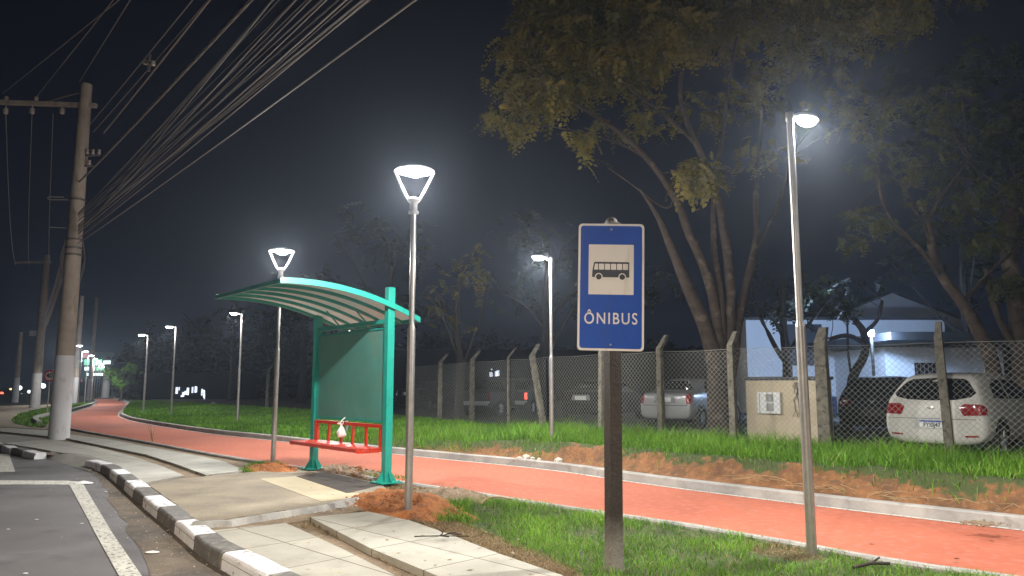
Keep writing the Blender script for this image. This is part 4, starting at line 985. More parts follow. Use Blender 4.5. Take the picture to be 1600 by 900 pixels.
        for s in (-1,1):
            patch('tail_light', [(s*.70,.66),(s*.80,.66),(s*.80,.92),(s*.70,.92)][::s], 'rear', TL, .012)
            patch('side_window', [(1.75,1.04),(3.1,1.04),(2.8,1.38),(1.85,1.44)], 'side', GLASSD, .005, sgn=s)
        patch('bumper', [(-.80,.44),(.80,.44),(.80,.60),(-.80,.60)], 'rear', ALU, .05)
        zp, pw = .72, .20
    # wheels
    for x_ in (.68, L-.78):
        for s in (-1,1):
            patch('wheel_arch', [(x_+.36*math.cos(a*math.pi/12), .33+.36*math.sin(a*math.pi/12)) for a in range(24) if .33+.36*math.sin(a*math.pi/12) > .22], 'side', BLACK, .004, sgn=s)
            mb = MB(); y0 = s*.87; yi = s*.66
            mb.lathe([(.20,yi),(.29,yi),(.31,yi+s*.03),(.31,y0-s*.03),(.29,y0),(.20,y0),(.19,y0-s*.02)], (x_,0,.31), 28, axis='y'); wh = mb.build('wheel', RUBBER, t, recalc=True)
            mb = MB(); mb.lathe([(.195,y0-s*.02),(.17,y0-s*.035),(.06,y0-s*.02),(0,y0-s*.01)], (x_,0,.31), 28, axis='y')
            for k in range(5):
                a = k*2*math.pi/5; mb.bar((x_+.05*math.cos(a), y0-s*.012, .31+.05*math.sin(a)), (x_+.18*math.cos(a), y0-s*.012, .31+.18*math.sin(a)), .035, .02, up=(0,1,0))
            mb.build('rim', ALU if not dark else STEELD, wh)
    if plate is not None:
        h, nn_, _, dd = tree.ray_cast(Vector((-2,0,zp)), Vector((1,0,0))); xx = h.x-.016
        mb = MB(); mb.box((xx, 0, zp), (.008, .40, .13)); pl = mb.build('number_plate', PLASTICW, t)
        if len(plate) > 2:
            mb = MB(); mb.box((xx-.0055, 0, zp+.05), (.002, .392, .026)); mb.build('blue_band', SIGNBLUE, pl)
            text(plate, .105, SIGNDARK, pl, (xx-.006, 0, zp-.014), rot=(R(90),0,R(-90)), name='plate_characters', bold=.002, sx=.86)
    return t
WHITEP = mat('white car paint', (.72,.70,.65), .25, coat=.6); SILVP = mat('silver car paint', (.42,.42,.43), .3, metal=.5, coat=.6)
DARKP = mat('dark car paint', (.006,.0065,.0075), .6, spec=.15); GREYP = mat('grey car paint', (.06,.065,.065), .35, metal=.3, coat=.5)
LZ = .268
def car_at(kind, px, Yr, az, *a, **k):
    X = (px-800)/FPX*Yr/.99; return make_car(kind, a[0], (X, Yr, LZ), R(az), *a[1:], **k)
car_at('hatch', 1440, 12.95, 50, 'white hatchback with red tail lamps parked tail to the fence at the right', WHITEP, 'FYI0J47')
car_at('sedan', 1033, 21.2, 36, 'silver saloon car parked tail to the fence, left of the big trunk', SILVP, '..')
car_at('sedan', 905, 24.5, 30, 'black car with a pale number plate seen left of the bus sign post', DARKP, '..')
car_at('pickup', 795, 31, 20, 'dark vehicle with one lit red tail lamp behind the fence left of the leaning post', GREYP, '..', lit=1)
car_at('pickup', 742, 30, 35, 'small grey pickup behind the fence with a pale bumper', GREYP, None)
car_at('sedan', 640, 37, 30, 'dark saloon car farthest left behind the fence, right of the shelter', DARKP, '..')
car_at('hatch', 1350, 18.2, 38, 'black hatchback in the dark between the meter pillar and the white hatchback', DARKP, None)

# ---------------------------------------------------------------- meter pillar behind the fence
A = dp(1168, 680, 16.6); B = dp(1292, 680, 15.4); A.z = B.z = .26
d = (B-A); wl = d.length; aa = math.atan2(d.y, d.x)
t = thing('meter_pillar', (A+B)/2, aa, 'beige rendered masonry meter pillar behind the fence with dark capping', 'meter pillar')
mb = MB(); mb.box((0,.2,.67), (wl,.4,1.36)); mb.build('masonry', BEIGE, t, bevel=.01)
mb = MB(); mb.box((0,.2,1.39), (wl+.08,.48,.07)); mb.build('capping', DARKW, t, bevel=.01)
mb = MB(); mb.box((-.32,-.035,.86), (.52,.07,.46)); bx_ = mb.build('meter_box', PLASTICW, t, bevel=.01)
mb = MB()
for zz in (.97,.77):
    for k in range(7): mb.box((-.29,-.074,zz-.07+k*.023), (.17,.006,.010))
mb.build('vent_slats', STEELD, bx_)
mb = MB(); mb.box((-.52,-.073,.86),(.008,.006,.44)); mb.build('door_seam', STEELD, bx_)
mb = MB()
for k in range(7):
    pp = [Vector((.22+random.uniform(-.03,.2), -.02, 1.3))]
    for j in range(9): pp.append(pp[-1]+Vector((random.uniform(-.07,.08), random.uniform(-.004,.002), -random.uniform(.03,.14))))
    mb.tube(pp, .006, 5)
o = mb.build('dry_vine', TWIG); o.location = t.location; o.rotation_euler = t.rotation_euler; tag(o, 'dry creeper hanging on the right side of the beige meter pillar', 'vine')

# ---------------------------------------------------------------- buildings beyond the car park
def bbox_wall(mb, x0, x1, y0, y1, z0, z1, m=0): mb.box(((x0+x1)/2,(y0+y1)/2,(z0+z1)/2),(x1-x0,y1-y0,z1-z0), None, m)
Yb = 33.0
xa, xb = dp(1165,500,Yb).x, dp(1290,500,Yb).x; xc = dp(1475,500,Yb).x
t = thing('service_building', (xa, Yb, .26), 0, 'white flat roofed building lit blue by the floodlight, with a dark board on its wall', 'building')
z1 = dp(1200,500,Yb).z-.26
mb = MB(); bbox_wall(mb, 0, xc-xa, 0, 6, 0, z1); mb.build('wall', WALLW, t)
mb = MB(); bbox_wall(mb, -.1, xc-xa+.1, -.1, 6.1, z1, z1+.12); mb.build('roof', ROOFT, t)
mb = MB(); bbox_wall(mb, -.02, xc-xa+.02, -.03, 0-.003, 0, .75); mb.build('painted_skirting', mat('blue skirting', (.05,.07,.13), .8), t)
q0, q1 = dp(1229,507,Yb), dp(1268,571,Yb)
mb = MB(); bbox_wall(mb, q0.x-xa, q1.x-xa+.5, -.12, -.02, q1.z-.26, q0.z-.26); mb.build('dark_board', DARKW, t)
Yh = 42.0; hx0, hx1 = dp(1290,470,Yh).x, dp(1500,470,Yh).x; zt = dp(1411,458,Yh).z-.26; ze = dp(1411,500,Yh).z-.26
t = thing('gabled_hall', (hx0, Yh, .26), 0, 'pale gabled hall rising behind the flat roofed building', 'building')
W_ = hx1-hx0; mb = MB()
pr = [(0,0),(W_,0),(W_,ze)]+[(W_*.5, zt)]+[(0,ze)]
n = len(pr); vs = [(p[0],0,p[1]) for p in pr]+[(p[0],14,p[1]) for p in pr]
mb.add(vs, [tuple(range(n)), tuple(range(n,2*n))[::-1]]+[(i,i+n,(i+1)%n+n,(i+1)%n) for i in range(n)]); mb.build('wall', WALLW, t, recalc=True)
mb = MB(); pr2 = pr[2:]; vs = []
for p in pr2: vs += [(p[0],-.15,p[1]+.02),(p[0],14.1,p[1]+.02),(p[0],-.15,p[1]+.14),(p[0],14.1,p[1]+.14)]
fs = []
for i in range(len(pr2)-1):
    a = i*4; b = a+4; fs += [(a+2,a+3,b+3,b+2),(a,b,b+1,a+1),(a,a+2,b+2,b)]
mb.add(vs, fs); mb.build('roof', ROOFT, t, recalc=True)
Yp = 26.0; x0_, x1_ = dp(1385,550,Yp).x, dp(1640,550,Yp).x
t = thing('porch_building', (x0_, Yp, .26), 0, 'low pale building with a dark canopy and barred window behind the white hatchback', 'building')
zc = dp(1400,532,Yp).z-.26; Wp = x1_-x0_
mb = MB(); bbox_wall(mb, 1.2, Wp, 2.5, 8, 0, zc-.1); mb.build('wall', WALLW, t)
mb = MB(); bbox_wall(mb, 0, Wp+.5, -.4, 8.2, zc, zc+.28); mb.build('canopy', ROOFT, t)
for xx in (3.4, 5.6):
    mb = MB(); mb.box((xx,-.2,zc/2), (.16,.16,zc-.01)); mb.build('column', BEIGE, t)
mb = MB(); bbox_wall(mb, 2.3, 3.3, 2.44, 2.49, .9, 2.1); wn = mb.build('window', GLASSD, t)
mb = MB()
for k in range(7): mb.box((2.35+k*.15, 2.42, 1.5), (.02,.02,1.25))
mb.build('bars', STEELD, wn)
# floodlight
q = dp(1361, 521, 25.0)
t = thing('floodlight', (q.x, 25.0, .26), 0, 'blue white floodlight on a thin post in front of the pale buildings', 'floodlight')
mb = MB(); mb.tube([(.05,.1,0),(.05,.1,q.z-.26-.12)], .05, 10); mb.build('post', STEELD, t)
mb = MB(); mb.box((0,.05,q.z-.26+.02), (.26,.08,.2)); hd = mb.build('lamp_head', ALU, t, bevel=.01)
mb = MB(); mb.box((0,0.0,q.z-.26+.02), (.2,.012,.14)); mb.build('lens', emit('blue white lens', (.55,.75,1), 40), hd)
l = bpy.data.lights.new('flood_beam', 'SPOT'); l.energy = 1500; l.color = (.42,.62,1.0); l.spot_size = R(165); l.spot_blend = .3; l.shadow_soft_size = .1
o = bpy.data.objects.new('flood_beam', l); link(o, t); o.location = (.1,.35,q.z-.26+.1); o.rotation_euler = (R(84), 0, 0)
point((0, -.15, q.z-.26), 300, t, col=(.45,.66,1.0), r=.08)
# far lit hoarding at the end of the path
q = dp(146, 583, 110)
t = thing('lit_hoarding', (q.x, 110, 0), 0, 'lit shopfront hoarding with green and white panels at the end of the cycle path', 'hoarding')
for i, (dx, z0_, w_, h_, mm) in enumerate([(-.9,4.9,1.2,.9,EG),(.5,4.9,1.3,.9,EG),(-.6,3.95,1.6,.55,EB),(1.1,3.95,1.4,.6,EG),(.2,3.1,2.6,.4,EB),(-1.3,5.9,.9,.8,EP),(1.9,4.8,1.1,.7,EB)]):
    mb = MB(); mb.box((dx,0,z0_),(w_*.92,.15,h_*.92)); mb.build('lit_panel', mm, t)
mb = MB(); mb.box((.5,.3,4.4),(4.6,.2,4)); mb.box((-1.5,.2,1.2),(.25,.25,2.5)); mb.box((2.5,.2,1.2),(.25,.25,2.5)); mb.build('frame', DARKW, t)
point((1,-3,4), 150, t, col=(.6,1,.8), r=.5)
# far lights at the left edge and through the trees
def far_light(px, py, Y, r, m, label, cat='light', group=None):
    p = dp(px, py, Y); t = thing('distant_light', (p.x, p.y, 0), 0, label, cat, group)
    mb = MB(); mb.tube([(0,0,0),(0,0,p.z)], .06, 6); mb.build('post', STEELD, t)
    mb = MB(); bm = bmesh.new(); bmesh.ops.create_icosphere(bm, subdivisions=2, radius=r); mb.add([v.co+Vector((0,-.1,p.z)) for v in bm.verts], [[v.index for v in f.verts] for f in bm.faces], 0, True); bm.free(); mb.build('lamp', m, t)
for i, (px, py, m, r) in enumerate([(3,615,ER,.35),(11,619,EW,.3),(22,618,EO,.32),(31,606,EW,.45),(34,618,EW,.38),(42,619,EW,.3),(46,612,EB,.35),(7,624,EO,.25),(17,608,EO,.2)]):
    far_light(px, py, 150, r, m, 'distant traffic light spot at the far left edge above the road', group='traffic lights far off at the left edge')
for i, (px, py) in enumerate([(63,601),(68,603)]): far_light(px, py, 110, .35, EW, 'small white lights right beside the foot of the second pole', group='small white lights behind the second pole')
# distant building with lit openings seen through trees
q = dp(295, 612, 66)
t = thing('distant_building', (q.x, 66, .2), 0, 'dark distant building with broken pale lit openings behind the lawn trees', 'building')
mb = MB(); mb.box((0,3,1.2),(9,5,2.4)); mb.build('wall', mat('unlit wall',(.008,.008,.009),.95,spec=.1), t)
for i in range(16):
    px = random.uniform(255, 335) if i < 4 else random.uniform(268, 318); py = random.uniform(606, 634) if i < 5 else random.uniform(605, 622)
    p = dp(px, py, 66); mb = MB(); w_ = random.uniform(.06,.22); h_ = random.uniform(.12,.6); mb.box((p.x-q.x, .42, p.z-.2), (w_,.1,h_)); mb.build('lit_window', EWD, t)
q = dp(775, 585, 60)
t = thing('distant_building', (q.x, 60, .2), 0, 'dark distant building with two small lit windows left of the leaning fence post', 'building')
mb = MB(); mb.box((2,3,2.0),(30,5,4.4)); mb.build('wall', mat('unlit wall two',(.008,.008,.009),.95,spec=.1), t)
for px, py, w_, h_ in ((767,585,.25,.35),(775,584,.2,.4),(778,583,.22,.45),(768,577,.12,.12),(967,564,.35,1.0)):
    p = dp(px, py, 60); mb = MB(); mb.box((p.x-q.x, .42, p.z-.2), (w_,.1,h_)); mb.build('lit_window', EWD, t)

# ---------------------------------------------------------------- trees
def sprays(C, Rr, n_leaf, size, droop, var0=0.5, flat=1.0):
    """leaf sprays: each centre gets a drooping twig of paired leaflets"""
    n = len(C); a = rng.uniform(0, 2*np.pi, n); el = rng.normal(-.25, .45, n)-droop*.3
    d = np.stack([np.cos(a)*np.cos(el), np.sin(a)*np.cos(el), np.sin(el)], 1)
    up = np.tile(np.array([[0,0,1.]]), (n,1)); s = np.cross(d, up); s /= np.linalg.norm(s, axis=1)[:,None]+1e-9; u = np.cross(s, d)
    roll = rng.normal(0, .6, n); s2 = s*np.cos(roll)[:,None]+u*np.sin(roll)[:,None]
    Vs = []; Ts = []; b = 0; var = []
    L = size*rng.uniform(.7, 1.3, n)
    cv = np.clip(var0+rng.normal(0,.2,n), 0, 1)
    for k in range(n_leaf):
        f = (k+.5)/n_leaf; side = 1 if k % 2 else -1
        base = C+d*(L*f)[:,None]; base = base+np.array([0,0,-1.])*(L*f*f*droop*.5)[:,None]
        ll = (L*.42*(1-.5*f)*rng.uniform(.7,1.2,n))[:,None]
        dirn = s2*side*.85+d*.5; dirn /= np.linalg.norm(dirn, axis=1)[:,None]; dirn[:,2] -= .18*droop
        wv = np.cross(dirn, u); wv /= np.linalg.norm(wv, axis=1)[:,None]+1e-9; wv = wv*ll*.36
        p0 = base; p1 = base+dirn*ll*.5+wv; p2 = base+dirn*ll; p3 = base+dirn*ll*.5-wv
        V = np.stack([p0,p1,p2,p3], 1).reshape(-1,3); o = (b+np.arange(n)*4)[:,None]
        Ts += [o+np.array([[0,1,2]]), o+np.array([[0,2,3]])]; Vs.append(V); b += n*4; var.append(np.repeat(np.clip(cv+rng.normal(0,.1,n),0,1), 4))
    return np.concatenate(Vs), np.concatenate(Ts), np.concatenate(var)
def crown_pts(blobs, dens):
    out = []; vv = []
    for (c, r, k) in blobs:
        n = int(dens*k*r[0]*r[1]*r[2]*4.2); p = rng.normal(0, 1, (n,3)); p /= np.linalg.norm(p, axis=1)[:,None]; p *= (rng.random(n)**.45)[:,None]
        p = p*np.array(r)+np.array(list(c))
        nz = np.array([noise.noise(Vector(q)*.95)+.6*noise.noise(Vector(q)*2.3) for q in p])
        kk = nz > rng.uniform(-.10, .26, n); out.append(p[kk]); vv.append(np.clip(.5+nz[kk]*.6, 0, 1))
    return np.concatenate(out), np.concatenate(vv)
def limb(mb, pts, r0, r1, n=9):
    pts = smooth([Vector(p) for p in pts], 2); pts = [p+Vector((noise.noise(p*1.3), noise.noise(p*1.3+Vector((7,0,0))), 0))*min(.05, r0*.5) for p in pts]
    k = len(pts); mb.tube(pts, [r0+(r1-r0)*(i/(k-1))**.8 for i in range(k)], n)
    return pts
def build_tree(label, base, limbs, blobs, dens, leafm, size=.34, nl=9, droop=.5, twigs=60, group=None, barkm=BARK, name='tree', cat='tree', soft=None):
    base = Vector(base); t = thing(name, base, 0, label, cat, group)
    mb = MB(); nodes = []
    for pts, r0, r1 in limbs:
        q = limb(mb, [Vector(p)-base for p in pts], r0, r1, 12 if r0 > .1 else 8); nodes += [(p, r0+(r1-r0)*i/len(q)) for i, p in enumerate(q)]
    C, vv = crown_pts([(Vector(c)-base, r, k) for c, r, k in blobs], dens)
    nn_ = np.array([list(p[0]) for p in nodes]); hi = nn_[:,2] > max(1.5, nn_[:,2].max()*.35)
    nh = nn_[hi]
    for i in rng.choice(len(C), min(twigs, len(C)), replace=False):
        c = C[i]; j = np.argmin(np.linalg.norm(nh-c, axis=1)+rng.random(len(nh))*.8); a = Vector(nh[j]); b = Vector(c); m1 = a.lerp(b,.5)+Vector((random.uniform(-.2,.2), random.uniform(-.2,.2), random.uniform(-.05,.25)))*min(1,(b-a).length*.5)
        if (b-a).length < 4.5: mb.tube(smooth([a, m1, b], 2), [max(.006,.024-.0026*q) for q in range(9)][:len(smooth([a, m1, b], 2))] if False else .012, 5)
    mb.build('trunk', barkm, t)
    V, T, var = sprays(C, None, nl, size, droop); var = np.clip(var*.5+.5*np.tile(np.repeat(vv, 4), nl), 0, 1)
    np_mesh('crown', V, T, leafm, t, var=var)
    return t
# the big spreading tree behind the fence
YB = 18.6
def q3(px, py, dy=0): return dp(px, py, YB+dy)
bb = dp(1125, 690, YB); bb.z = .25
blobs = []
for px, py, dy, rx, ry, rz3, k in [(960,-10,0,2.2,2.2,1.1,1.0),(860,80,-.5,1.5,1.6,.85,1.15),(800,110,0,.9,1.2,.8,1.1),(1010,60,-1,1.8,1.5,.7,1.1),(900,-40,0,2,2,1,1),(1100,20,.5,2.2,2.2,.8,1.0),(1200,-10,0,2.2,2,.9,.9),(1320,20,.5,2.2,2,1,.7),
        (800,185,1,.7,1.2,.4,.6),(860,150,0,1.1,1.2,.5,1.1),(905,215,-.8,.55,.6,.35,1.0),(925,240,-.8,.4,.5,.25,1.1),(1080,268,-1.2,.75,.6,.38,1.8),(980,110,0,1.3,1.2,.5,1.1),(1060,-60,0,3,2.5,1.2,.8),(1250,90,1,1.6,1.6,.8,.45),(1190,240,1,1.0,1.0,.5,.35),(1400,-20,2,2.5,2,1,.5),
        (1150,150,1.5,1.5,1.2,.7,.4),(1330,170,2,1.5,1.2,.8,.35),(1000,180,1.5,1.3,1.2,.5,.35)]:
    blobs.append((q3(px, py, dy), (rx, ry, rz3), k))
build_tree('tallest tree, wide crowned with several bare rising stems, right of the bus sign', bb,
  [([bb+Vector((0,0,-.2)), q3(1122,620), q3(1118,560), q3(1100,500), q3(1067,433,-.2), q3(1048,385,-.3), q3(1030,340,-.4), q3(1000,296,-.5)], .36, .02),
   ([q3(1135,640), q3(1128,560), q3(1112,444), q3(1083,378,-.2), q3(1055,305,-.4), q3(1017,250,-.5), q3(939,183,-.6), q3(850,140,-.6)], .20, .03),
   ([q3(1055,305,-.4), q3(1044,333,-.4), q3(989,289,-.7), q3(950,262,-.9)], .03, .012),
   ([q3(1128,600), q3(1128,489), q3(1117,389,.2), q3(1114,333,.3), q3(1130,200,.6), q3(1150,60,.6)], .15, .03),
   ([q3(1135,600), q3(1144,472,.1), q3(1133,361), q3(1119,289), q3(1083,222,-.3), q3(1061,150,-.3), q3(1067,83,-.3), q3(1050,0,-.3)], .17, .025),
   ([q3(1083,222,-.3), q3(1055,192,-.5), q3(983,139,-.6), q3(930,80,-.5)], .06, .015),
   ([q3(1140,600), q3(1158,472,.2), q3(1183,389,.4), q3(1180,311,.6), q3(1185,240,.8), q3(1200,100,.9)], .16, .03),
   ([q3(1176,405,.4), q3(1192,370,.6), q3(1217,317,.8), q3(1240,240,1)], .07, .015),
   ([q3(1017,250,-.5), q3(960,220,-.3), q3(880,200,0), q3(800,190,.6)], .04, .012),
   ([q3(1050,0,-.3), q3(980,-30), q3(900,-30)], .04, .015),
   ([q3(1150,60,.6), q3(1220,10), q3(1320,-10)], .05, .015),
   ([q3(1061,150,-.3), q3(1090,130,0), q3(1120,90,.3)], .03, .01)], blobs, 112, LEAF, size=.46, nl=10, droop=.7, twigs=110)
# leaning tree at the right
YB = 14.9
bb = dp(1574, 715, YB); bb.z = .25
build_tree('leaning tree with mottled trunk, its branches reaching left over the white hatchback', bb,
  [([bb+Vector((.05,0,-.2)), q3(1562,650), q3(1556,594), q3(1533,522), q3(1505,472,.1), q3(1472,433,.2), q3(1455,389,.2), q3(1450,345,.3)], .20, .06),
   ([q3(1472,433,.2), q3(1455,411,0), q3(1422,372,-.2), q3(1389,344,-.3), q3(1374,305,-.3), q3(1372,262,-.2)], .055, .02),
   ([q3(1450,345,.3), q3(1475,300,.4), q3(1520,240,.5)], .05, .015), ([q3(1374,290,-.3), q3(1400,275,0), q3(1424,310,0)], .018,.008),
   ([q3(1505,472,.1), q3(1550,420,.6), q3(1600,380,.8)], .05, .02), ([q3(1455,389,.2), q3(1440,340,0), q3(1410,310,-.2)], .03,.01)],
  [(q3(1340,340,0),(.55,.6,.22),1.6),(q3(1330,375,0),(.45,.5,.2),1.6),(q3(1470,330,.5),(1.1,1,.35),1.0),(q3(1560,290,.5),(1.3,1,.5),.8),(q3(1560,370,.5),(.9,.8,.3),1.0),(q3(1410,250,.5),(1.2,1,.4),.7),(q3(1580,440,.5),(.7,.7,.25),1.2),(q3(1500,180,1),(1.8,1.2,.6),.6)], 130, LEAFM, size=.30, nl=10, twigs=22)
YB = 16.5
bb = dp(1600, 700, YB); bb.z = .25
build_tree('dark thick trunk at the right picture edge behind the leaning tree', bb,
  [([bb, q3(1602,600), q3(1590,480), q3(1575,400), q3(1590,280)], .27, .14), ([q3(1598,560), q3(1560,500), q3(1540,420)], .10, .05)],
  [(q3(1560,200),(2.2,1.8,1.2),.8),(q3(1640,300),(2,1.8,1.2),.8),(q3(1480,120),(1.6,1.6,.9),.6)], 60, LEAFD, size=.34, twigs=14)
# pruned small tree by the floodlight
YB = 23.5
bb = dp(1332, 640, YB); bb.z = .25
build_tree('small dark pruned tree left of the floodlight', bb,
  [([bb, q3(1331,600), q3(1335,582), q3(1352,552), q3(1353,520), q3(1335,500)], .19, .09), ([q3(1348,535), q3(1325,522), q3(1296,530)], .09, .06), ([q3(1352,520), q3(1372,500), q3(1378,470)], .08, .05), ([q3(1331,590), q3(1325,560), q3(1324,500)], .05,.03)],
  [(q3(1290,480),(1.2,1,.45),1.2),(q3(1310,450),(1.4,1,.5),1.0),(q3(1215,478),(1.4,.8,.3),1.0)], 30, LEAFD, size=.4, twigs=30)
def simple_tree(px, Y, topy, label, wpx, leafm=LEAFD, dens=20, thick=.2, low=.42, size=.45, seed=0, trunkpx=None):
    random.seed(seed); b = dp(px, 640, Y); b.z = .25; top = dp(px, topy, Y).z; H = top-.25; w_ = wpx*Y/FPX
    limbs = [([b, b+Vector((.1,0,H*.3)), b+Vector((random.uniform(-.3,.3),0,H*.6)), b+Vector((random.uniform(-.5,.5),0,H*.85))], thick, thick*.3)]
    for k in range(5):
        a = random.uniform(0, 6.28); h0 = H*random.uniform(.3,.5); limbs.append(([b+Vector((.1,0,h0)), b+Vector((math.cos(a)*w_*.15, math.sin(a)*w_*.15, h0+H*.15)), b+Vector((math.cos(a)*w_*.38, math.sin(a)*w_*.38, H*random.uniform(.6,.85)))], thick*.4, .02))
    blobs = []
    for k in range(9):
        a = random.uniform(0, 6.28); rr = random.random()**.6*w_*.36; h = H*random.uniform(low+.1, .92)
        blobs.append((b+Vector((math.cos(a)*rr, math.sin(a)*rr*.7, h)), (w_*.2, w_*.2, H*.10), 1))
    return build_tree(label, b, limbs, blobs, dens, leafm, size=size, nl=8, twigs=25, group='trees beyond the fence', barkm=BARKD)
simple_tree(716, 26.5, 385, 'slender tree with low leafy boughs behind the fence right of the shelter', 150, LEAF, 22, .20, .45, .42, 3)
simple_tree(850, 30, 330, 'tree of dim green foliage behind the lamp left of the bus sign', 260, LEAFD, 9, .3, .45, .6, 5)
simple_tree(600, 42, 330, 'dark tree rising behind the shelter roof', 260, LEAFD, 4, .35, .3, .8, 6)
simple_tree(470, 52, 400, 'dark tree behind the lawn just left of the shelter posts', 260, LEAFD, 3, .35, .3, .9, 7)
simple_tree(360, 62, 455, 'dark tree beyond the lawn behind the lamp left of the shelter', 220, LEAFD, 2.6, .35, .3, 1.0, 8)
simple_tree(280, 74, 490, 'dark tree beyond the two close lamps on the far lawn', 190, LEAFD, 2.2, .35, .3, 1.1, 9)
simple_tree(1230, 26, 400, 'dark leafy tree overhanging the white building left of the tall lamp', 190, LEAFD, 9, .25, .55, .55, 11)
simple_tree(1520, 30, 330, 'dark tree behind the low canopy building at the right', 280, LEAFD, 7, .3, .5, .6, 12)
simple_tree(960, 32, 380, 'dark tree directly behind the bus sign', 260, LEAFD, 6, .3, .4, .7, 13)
q = dp(188, 600, 62)
t_ = simple_tree(188, 62, 566, 'small bright green tree lit at the end of the red path', 62, LEAFG, 70, .12, .35, .45, 14)
random.seed(3)
point((q.x-1, 58, 3.6), 1000, None, r=.2)
# distant wood reading as one mass
n = 26000; px_ = rng.uniform(195, 1700, n); Yd = rng.uniform(70, 95, n); X = (px_-800)/FPX*Yd
ht = np.array([5.5+2.5*noise.noise(Vector((a*.08,0,1)))+1.5*noise.noise(Vector((a*.3,0,5))) for a in X]); Z = rng.random(n)**.8*ht+.3
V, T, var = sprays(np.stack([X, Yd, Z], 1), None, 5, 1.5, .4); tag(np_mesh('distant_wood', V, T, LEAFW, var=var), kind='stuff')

# ---------------------------------------------------------------- small things lying about
def flat_scrap(px, py, s, z, label, m=PLASTICW, cat='litter', group='white litter on the road'):
    p = g(px, py, z); mb = MB(); n = 9; top = []
    pts = [(s*(1+.5*noise.noise(Vector((k,px,py))))*math.cos(k*6.283/n), s*.6*(1+.5*noise.noise(Vector((k,py,px))))*math.sin(k*6.283/n)) for k in range(n)]
    vs = [(a, b, .004) for a, b in pts]+[(0,0,s*.25)]+[(a, b, 0) for a, b in pts]
    mb.add(vs, [(k,(k+1)%n,n) for k in range(n)]+[(k,n+1+k,n+1+(k+1)%n,(k+1)%n) for k in range(n)])
    o = mb.build('litter', m, recalc=True); o.location = (p.x, p.y, z); return tag(o, label, cat, group)
flat_scrap(130, 755, .17, -.118, 'white crumpled scrap at the corner of the painted road lines')
flat_scrap(238, 863, .07, -.118, 'white scrap in the gutter near the bottom of the picture')
for px, py in ((13,827),(57,812),(40,896),(165,768),(128,818)): flat_scrap(px, py, .018+.01*random.random(), -.122, 'tiny white speck of litter on the dark asphalt')
flat_scrap(424, 651+0, .0+.22, .16, 'pale lump lying on the dark lawn left of the shelter', ROCK, 'litter', 'pale lumps on the far lawn') if False else None
# twig on the slabs
p = g(690, 846, .02); mb = MB()
for pts in ([(-.42,.0,.01),(-.2,-.02,.02),(-.03,.0,.02),(.1,.02,.015),(.42,.02,.01)],[(-.03,0,.02),(.02,.08,.05),(-.06,.2,.07)],[(0,0,.02),(.08,.1,.03),(.3,.17,.01)],[(.02,0,.02),(.12,.03,.06),(.22,.09,.05)],[(-.03,0,.02),(.0,-.06,.03),(.12,-.08,.02)],[(0,.0,.02),(.02,.1,.09)]): mb.tube(smooth([Vector(q) for q in pts],1), .009, 5)
o = mb.build('twig', TWIG); o.scale = (.62,.62,.62); o.location = p+Vector((0,0,.04)); tag(o, 'dark forked twig lying on the pale slabs in front of the lantern lamp', 'twig')
p = g(1362, 886, .03); mb = MB(); mb.tube([(-.16,-.02,.0),(0,0,.03),(.16,.03,.02)], .013, 6); mb.tube([(0,0,.03),(.1,.07,.06)], .008, 5); o = mb.build('twig', TWIG); o.location = p; tag(o, 'short black stick on the grass at the bottom right', 'twig')
p = g(775, 785, .02); mb = MB(); mb.tube(smooth([Vector(q) for q in ((-.18,-.14,.0),(-.14,-.04,.05),(0,.04,.07),(.2,.06,.03))],2), .010, 6); o = mb.build('stalk', DRYM); o.location = p; tag(o, 'pale curved dry stalk on the grass beside the red path edge', 'stalk')
p = g(1136, 752, .1); mb = MB(); mb.tube(smooth([Vector(q) for q in ((-.10,.0,-.05),(-.13,.05,.05),(-.07,.10,.14),(.05,.12,.16),(.13,.16,.10))],2), .014, 8); o = mb.build('hose', BLUEP); o.location = p; tag(o, 'short blue hose curling out of the earth bank behind the kerb', 'hose')
for i, (px, py, s) in enumerate([(812,717,.07),(822,715,.09),(832,717,.06),(842,718,.05),(872,720,.09),(885,719,.11),(893,720,.05)]):
    mb = MB(); clod(mb, Vector((0,0,0)), s); o = mb.build('rubble_stone', ROCK); q = g(px, py, .13); o.location = q; tag(o, 'small pale rubble stone on the earth beside the far kerb near the middle lamp', 'stone', 'rubble stones behind the kerb')
for i, (px, py, Y) in enumerate([(683,659,21),(735,676,17),(424,638,0),(745,683,16.5)]):
    if Y == 0: continue
    mb = MB(); clod(mb, Vector((0,0,0)), .05); o = mb.build('litter', PLASTICW); q = dp(px, py, Y); o.location = (q.x, Y, .33); tag(o, 'small white scrap caught in the verge grass right of the shelter', 'litter', 'white scraps in the verge grass')
p = g(424, 640, .3); p = g(333, 634, .2); mb = MB(); clod(mb, Vector((0,0,0)), .3); o = mb.build('boulder', ROCK); o.location = p; tag(o, 'pale stone lump lying on the dark far lawn', 'stone')
p = g(238, 692, 0); mb = MB()
for k in range(9):
    a = random.uniform(0,6.28); mb.tube([(0,0,0),(.06*math.cos(a),.06*math.sin(a),.25),(.16*math.cos(a),.16*math.sin(a),.38+.14*random.random())], [.007,.006,.003], 5)
o = mb.build('dry_weed', DRYM); o.location = p; tag(o, 'dry weed growing at the path edging right of the big utility pole', 'weed')
mb = MB()
for k in range(60):
    i = random.uniform(idx_at(5.5), idx_at(3.2)); q = KBs[int(i)].lerp(FQ[int(i)], random.uniform(.01,.1)); L_ = random.uniform(.15,.6); a = R(135)+random.gauss(0,.5); z_ = vz(q, .2)+.03
    mb.tube([q+Vector((0,0,z_)), q+Vector((math.cos(a)*L_*.5, math.sin(a)*L_*.5, z_+random.uniform(.0,.06))), q+Vector((math.cos(a)*L_, math.sin(a)*L_, z_+random.uniform(-.03,.04)))], .004, 4)
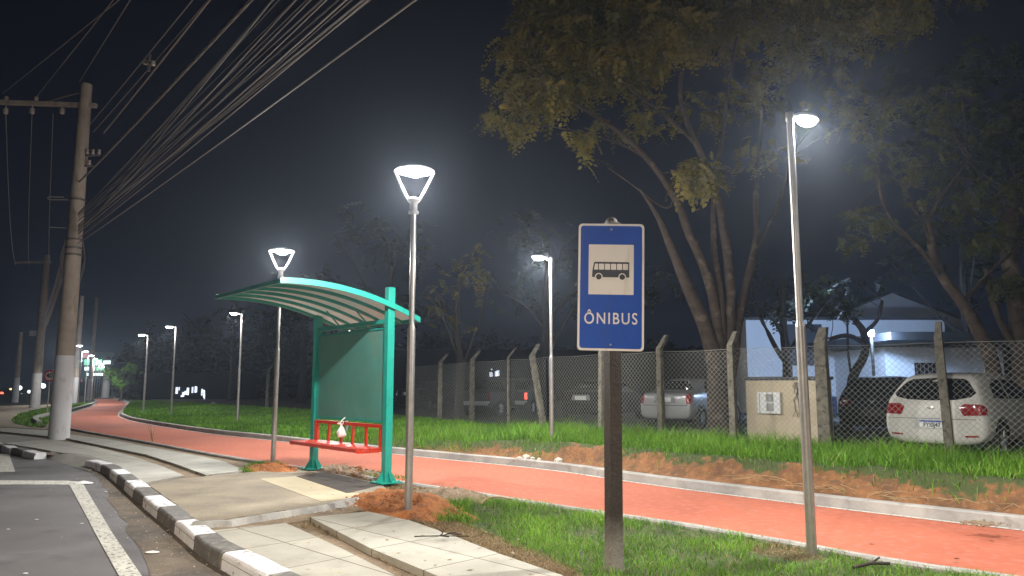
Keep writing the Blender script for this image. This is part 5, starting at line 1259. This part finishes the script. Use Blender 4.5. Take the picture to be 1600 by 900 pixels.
tag(mb.build('dry_straw', DRYM), kind='stuff')
mb = MB(); q = g(1533, 817, .135); 
for k in range(160): clod(mb, q+Vector((random.gauss(0,.10)*1.0, random.gauss(0,.06), -.002)), random.uniform(.004,.018))
tag(mb.build('spilt_soil', SOIL), kind='stuff')

# fallen leaves on the path, pavement and gutter
def leaf_litter(pts, name='fallen_leaves'):
    V = []; T = []; b = 0; va = []
    for p in pts:
        a = random.uniform(0, 6.28); L_ = random.uniform(.012, .035); wd = L_*random.uniform(.3, .55); d = Vector((math.cos(a), math.sin(a), random.uniform(-.05,.25))); n_ = Vector((-math.sin(a), math.cos(a), random.uniform(-.2,.2)))
        for q in (p-d*L_, p+n_*wd, p+d*L_, p-n_*wd): V.append((q.x, q.y, max(p.z, q.z)+.002))
        T += [(b,b+1,b+2),(b,b+2,b+3)]; b += 4; va += [random.random()]*4
    return tag(np_mesh(name, np.array(V), np.array(T), DRYG, var=np.array(va)), kind='stuff')
pl_ = []
fn_ = normals(FARs); idx_ = [j for j in range(len(FARs)) if 4 < FARs[j].y < 34]
for i in range(650):
    j = random.choice(idx_); off = .10+abs(random.gauss(0,.22)) if random.random() < .6 else random.uniform(.1, 2.2); p = FARs[j]-fn_[j]*off+Vector((random.uniform(-.25,.25), random.uniform(-.25,.25), 0)); p.z = .004
    if off < 2.2: pl_.append(p)
for i in range(45):
    a_ = g(random.uniform(330, 860), random.uniform(822, 900), .032); 
    if a_.x < 1: pl_.append(a_)
for i in range(40): pl_.append(g(random.uniform(250, 560), random.uniform(748, 800), .018))
leaf_litter(pl_)

# ---------------------------------------------------------------- added air volume that gives the lamps their halos
mb = MB(); mb.box((0, 60, 8.0), (260, 230, 19)); hz = mb.build('haze', [], None)
hm = bpy.data.materials.new('haze'); hm.use_nodes = True; n = hm.node_tree; n.nodes.clear()
ou = n.nodes.new('ShaderNodeOutputMaterial'); pv = n.nodes.new('ShaderNodeVolumePrincipled'); pv.inputs['Color'].default_value = (.70,.82,1,1); pv.inputs['Density'].default_value = HALO_HAZE; pv.inputs['Anisotropy'].default_value = .75
n.links.new(pv.outputs[0], ou.inputs['Volume']); hz.data.materials.append(hm); tag(hz, kind='stuff')
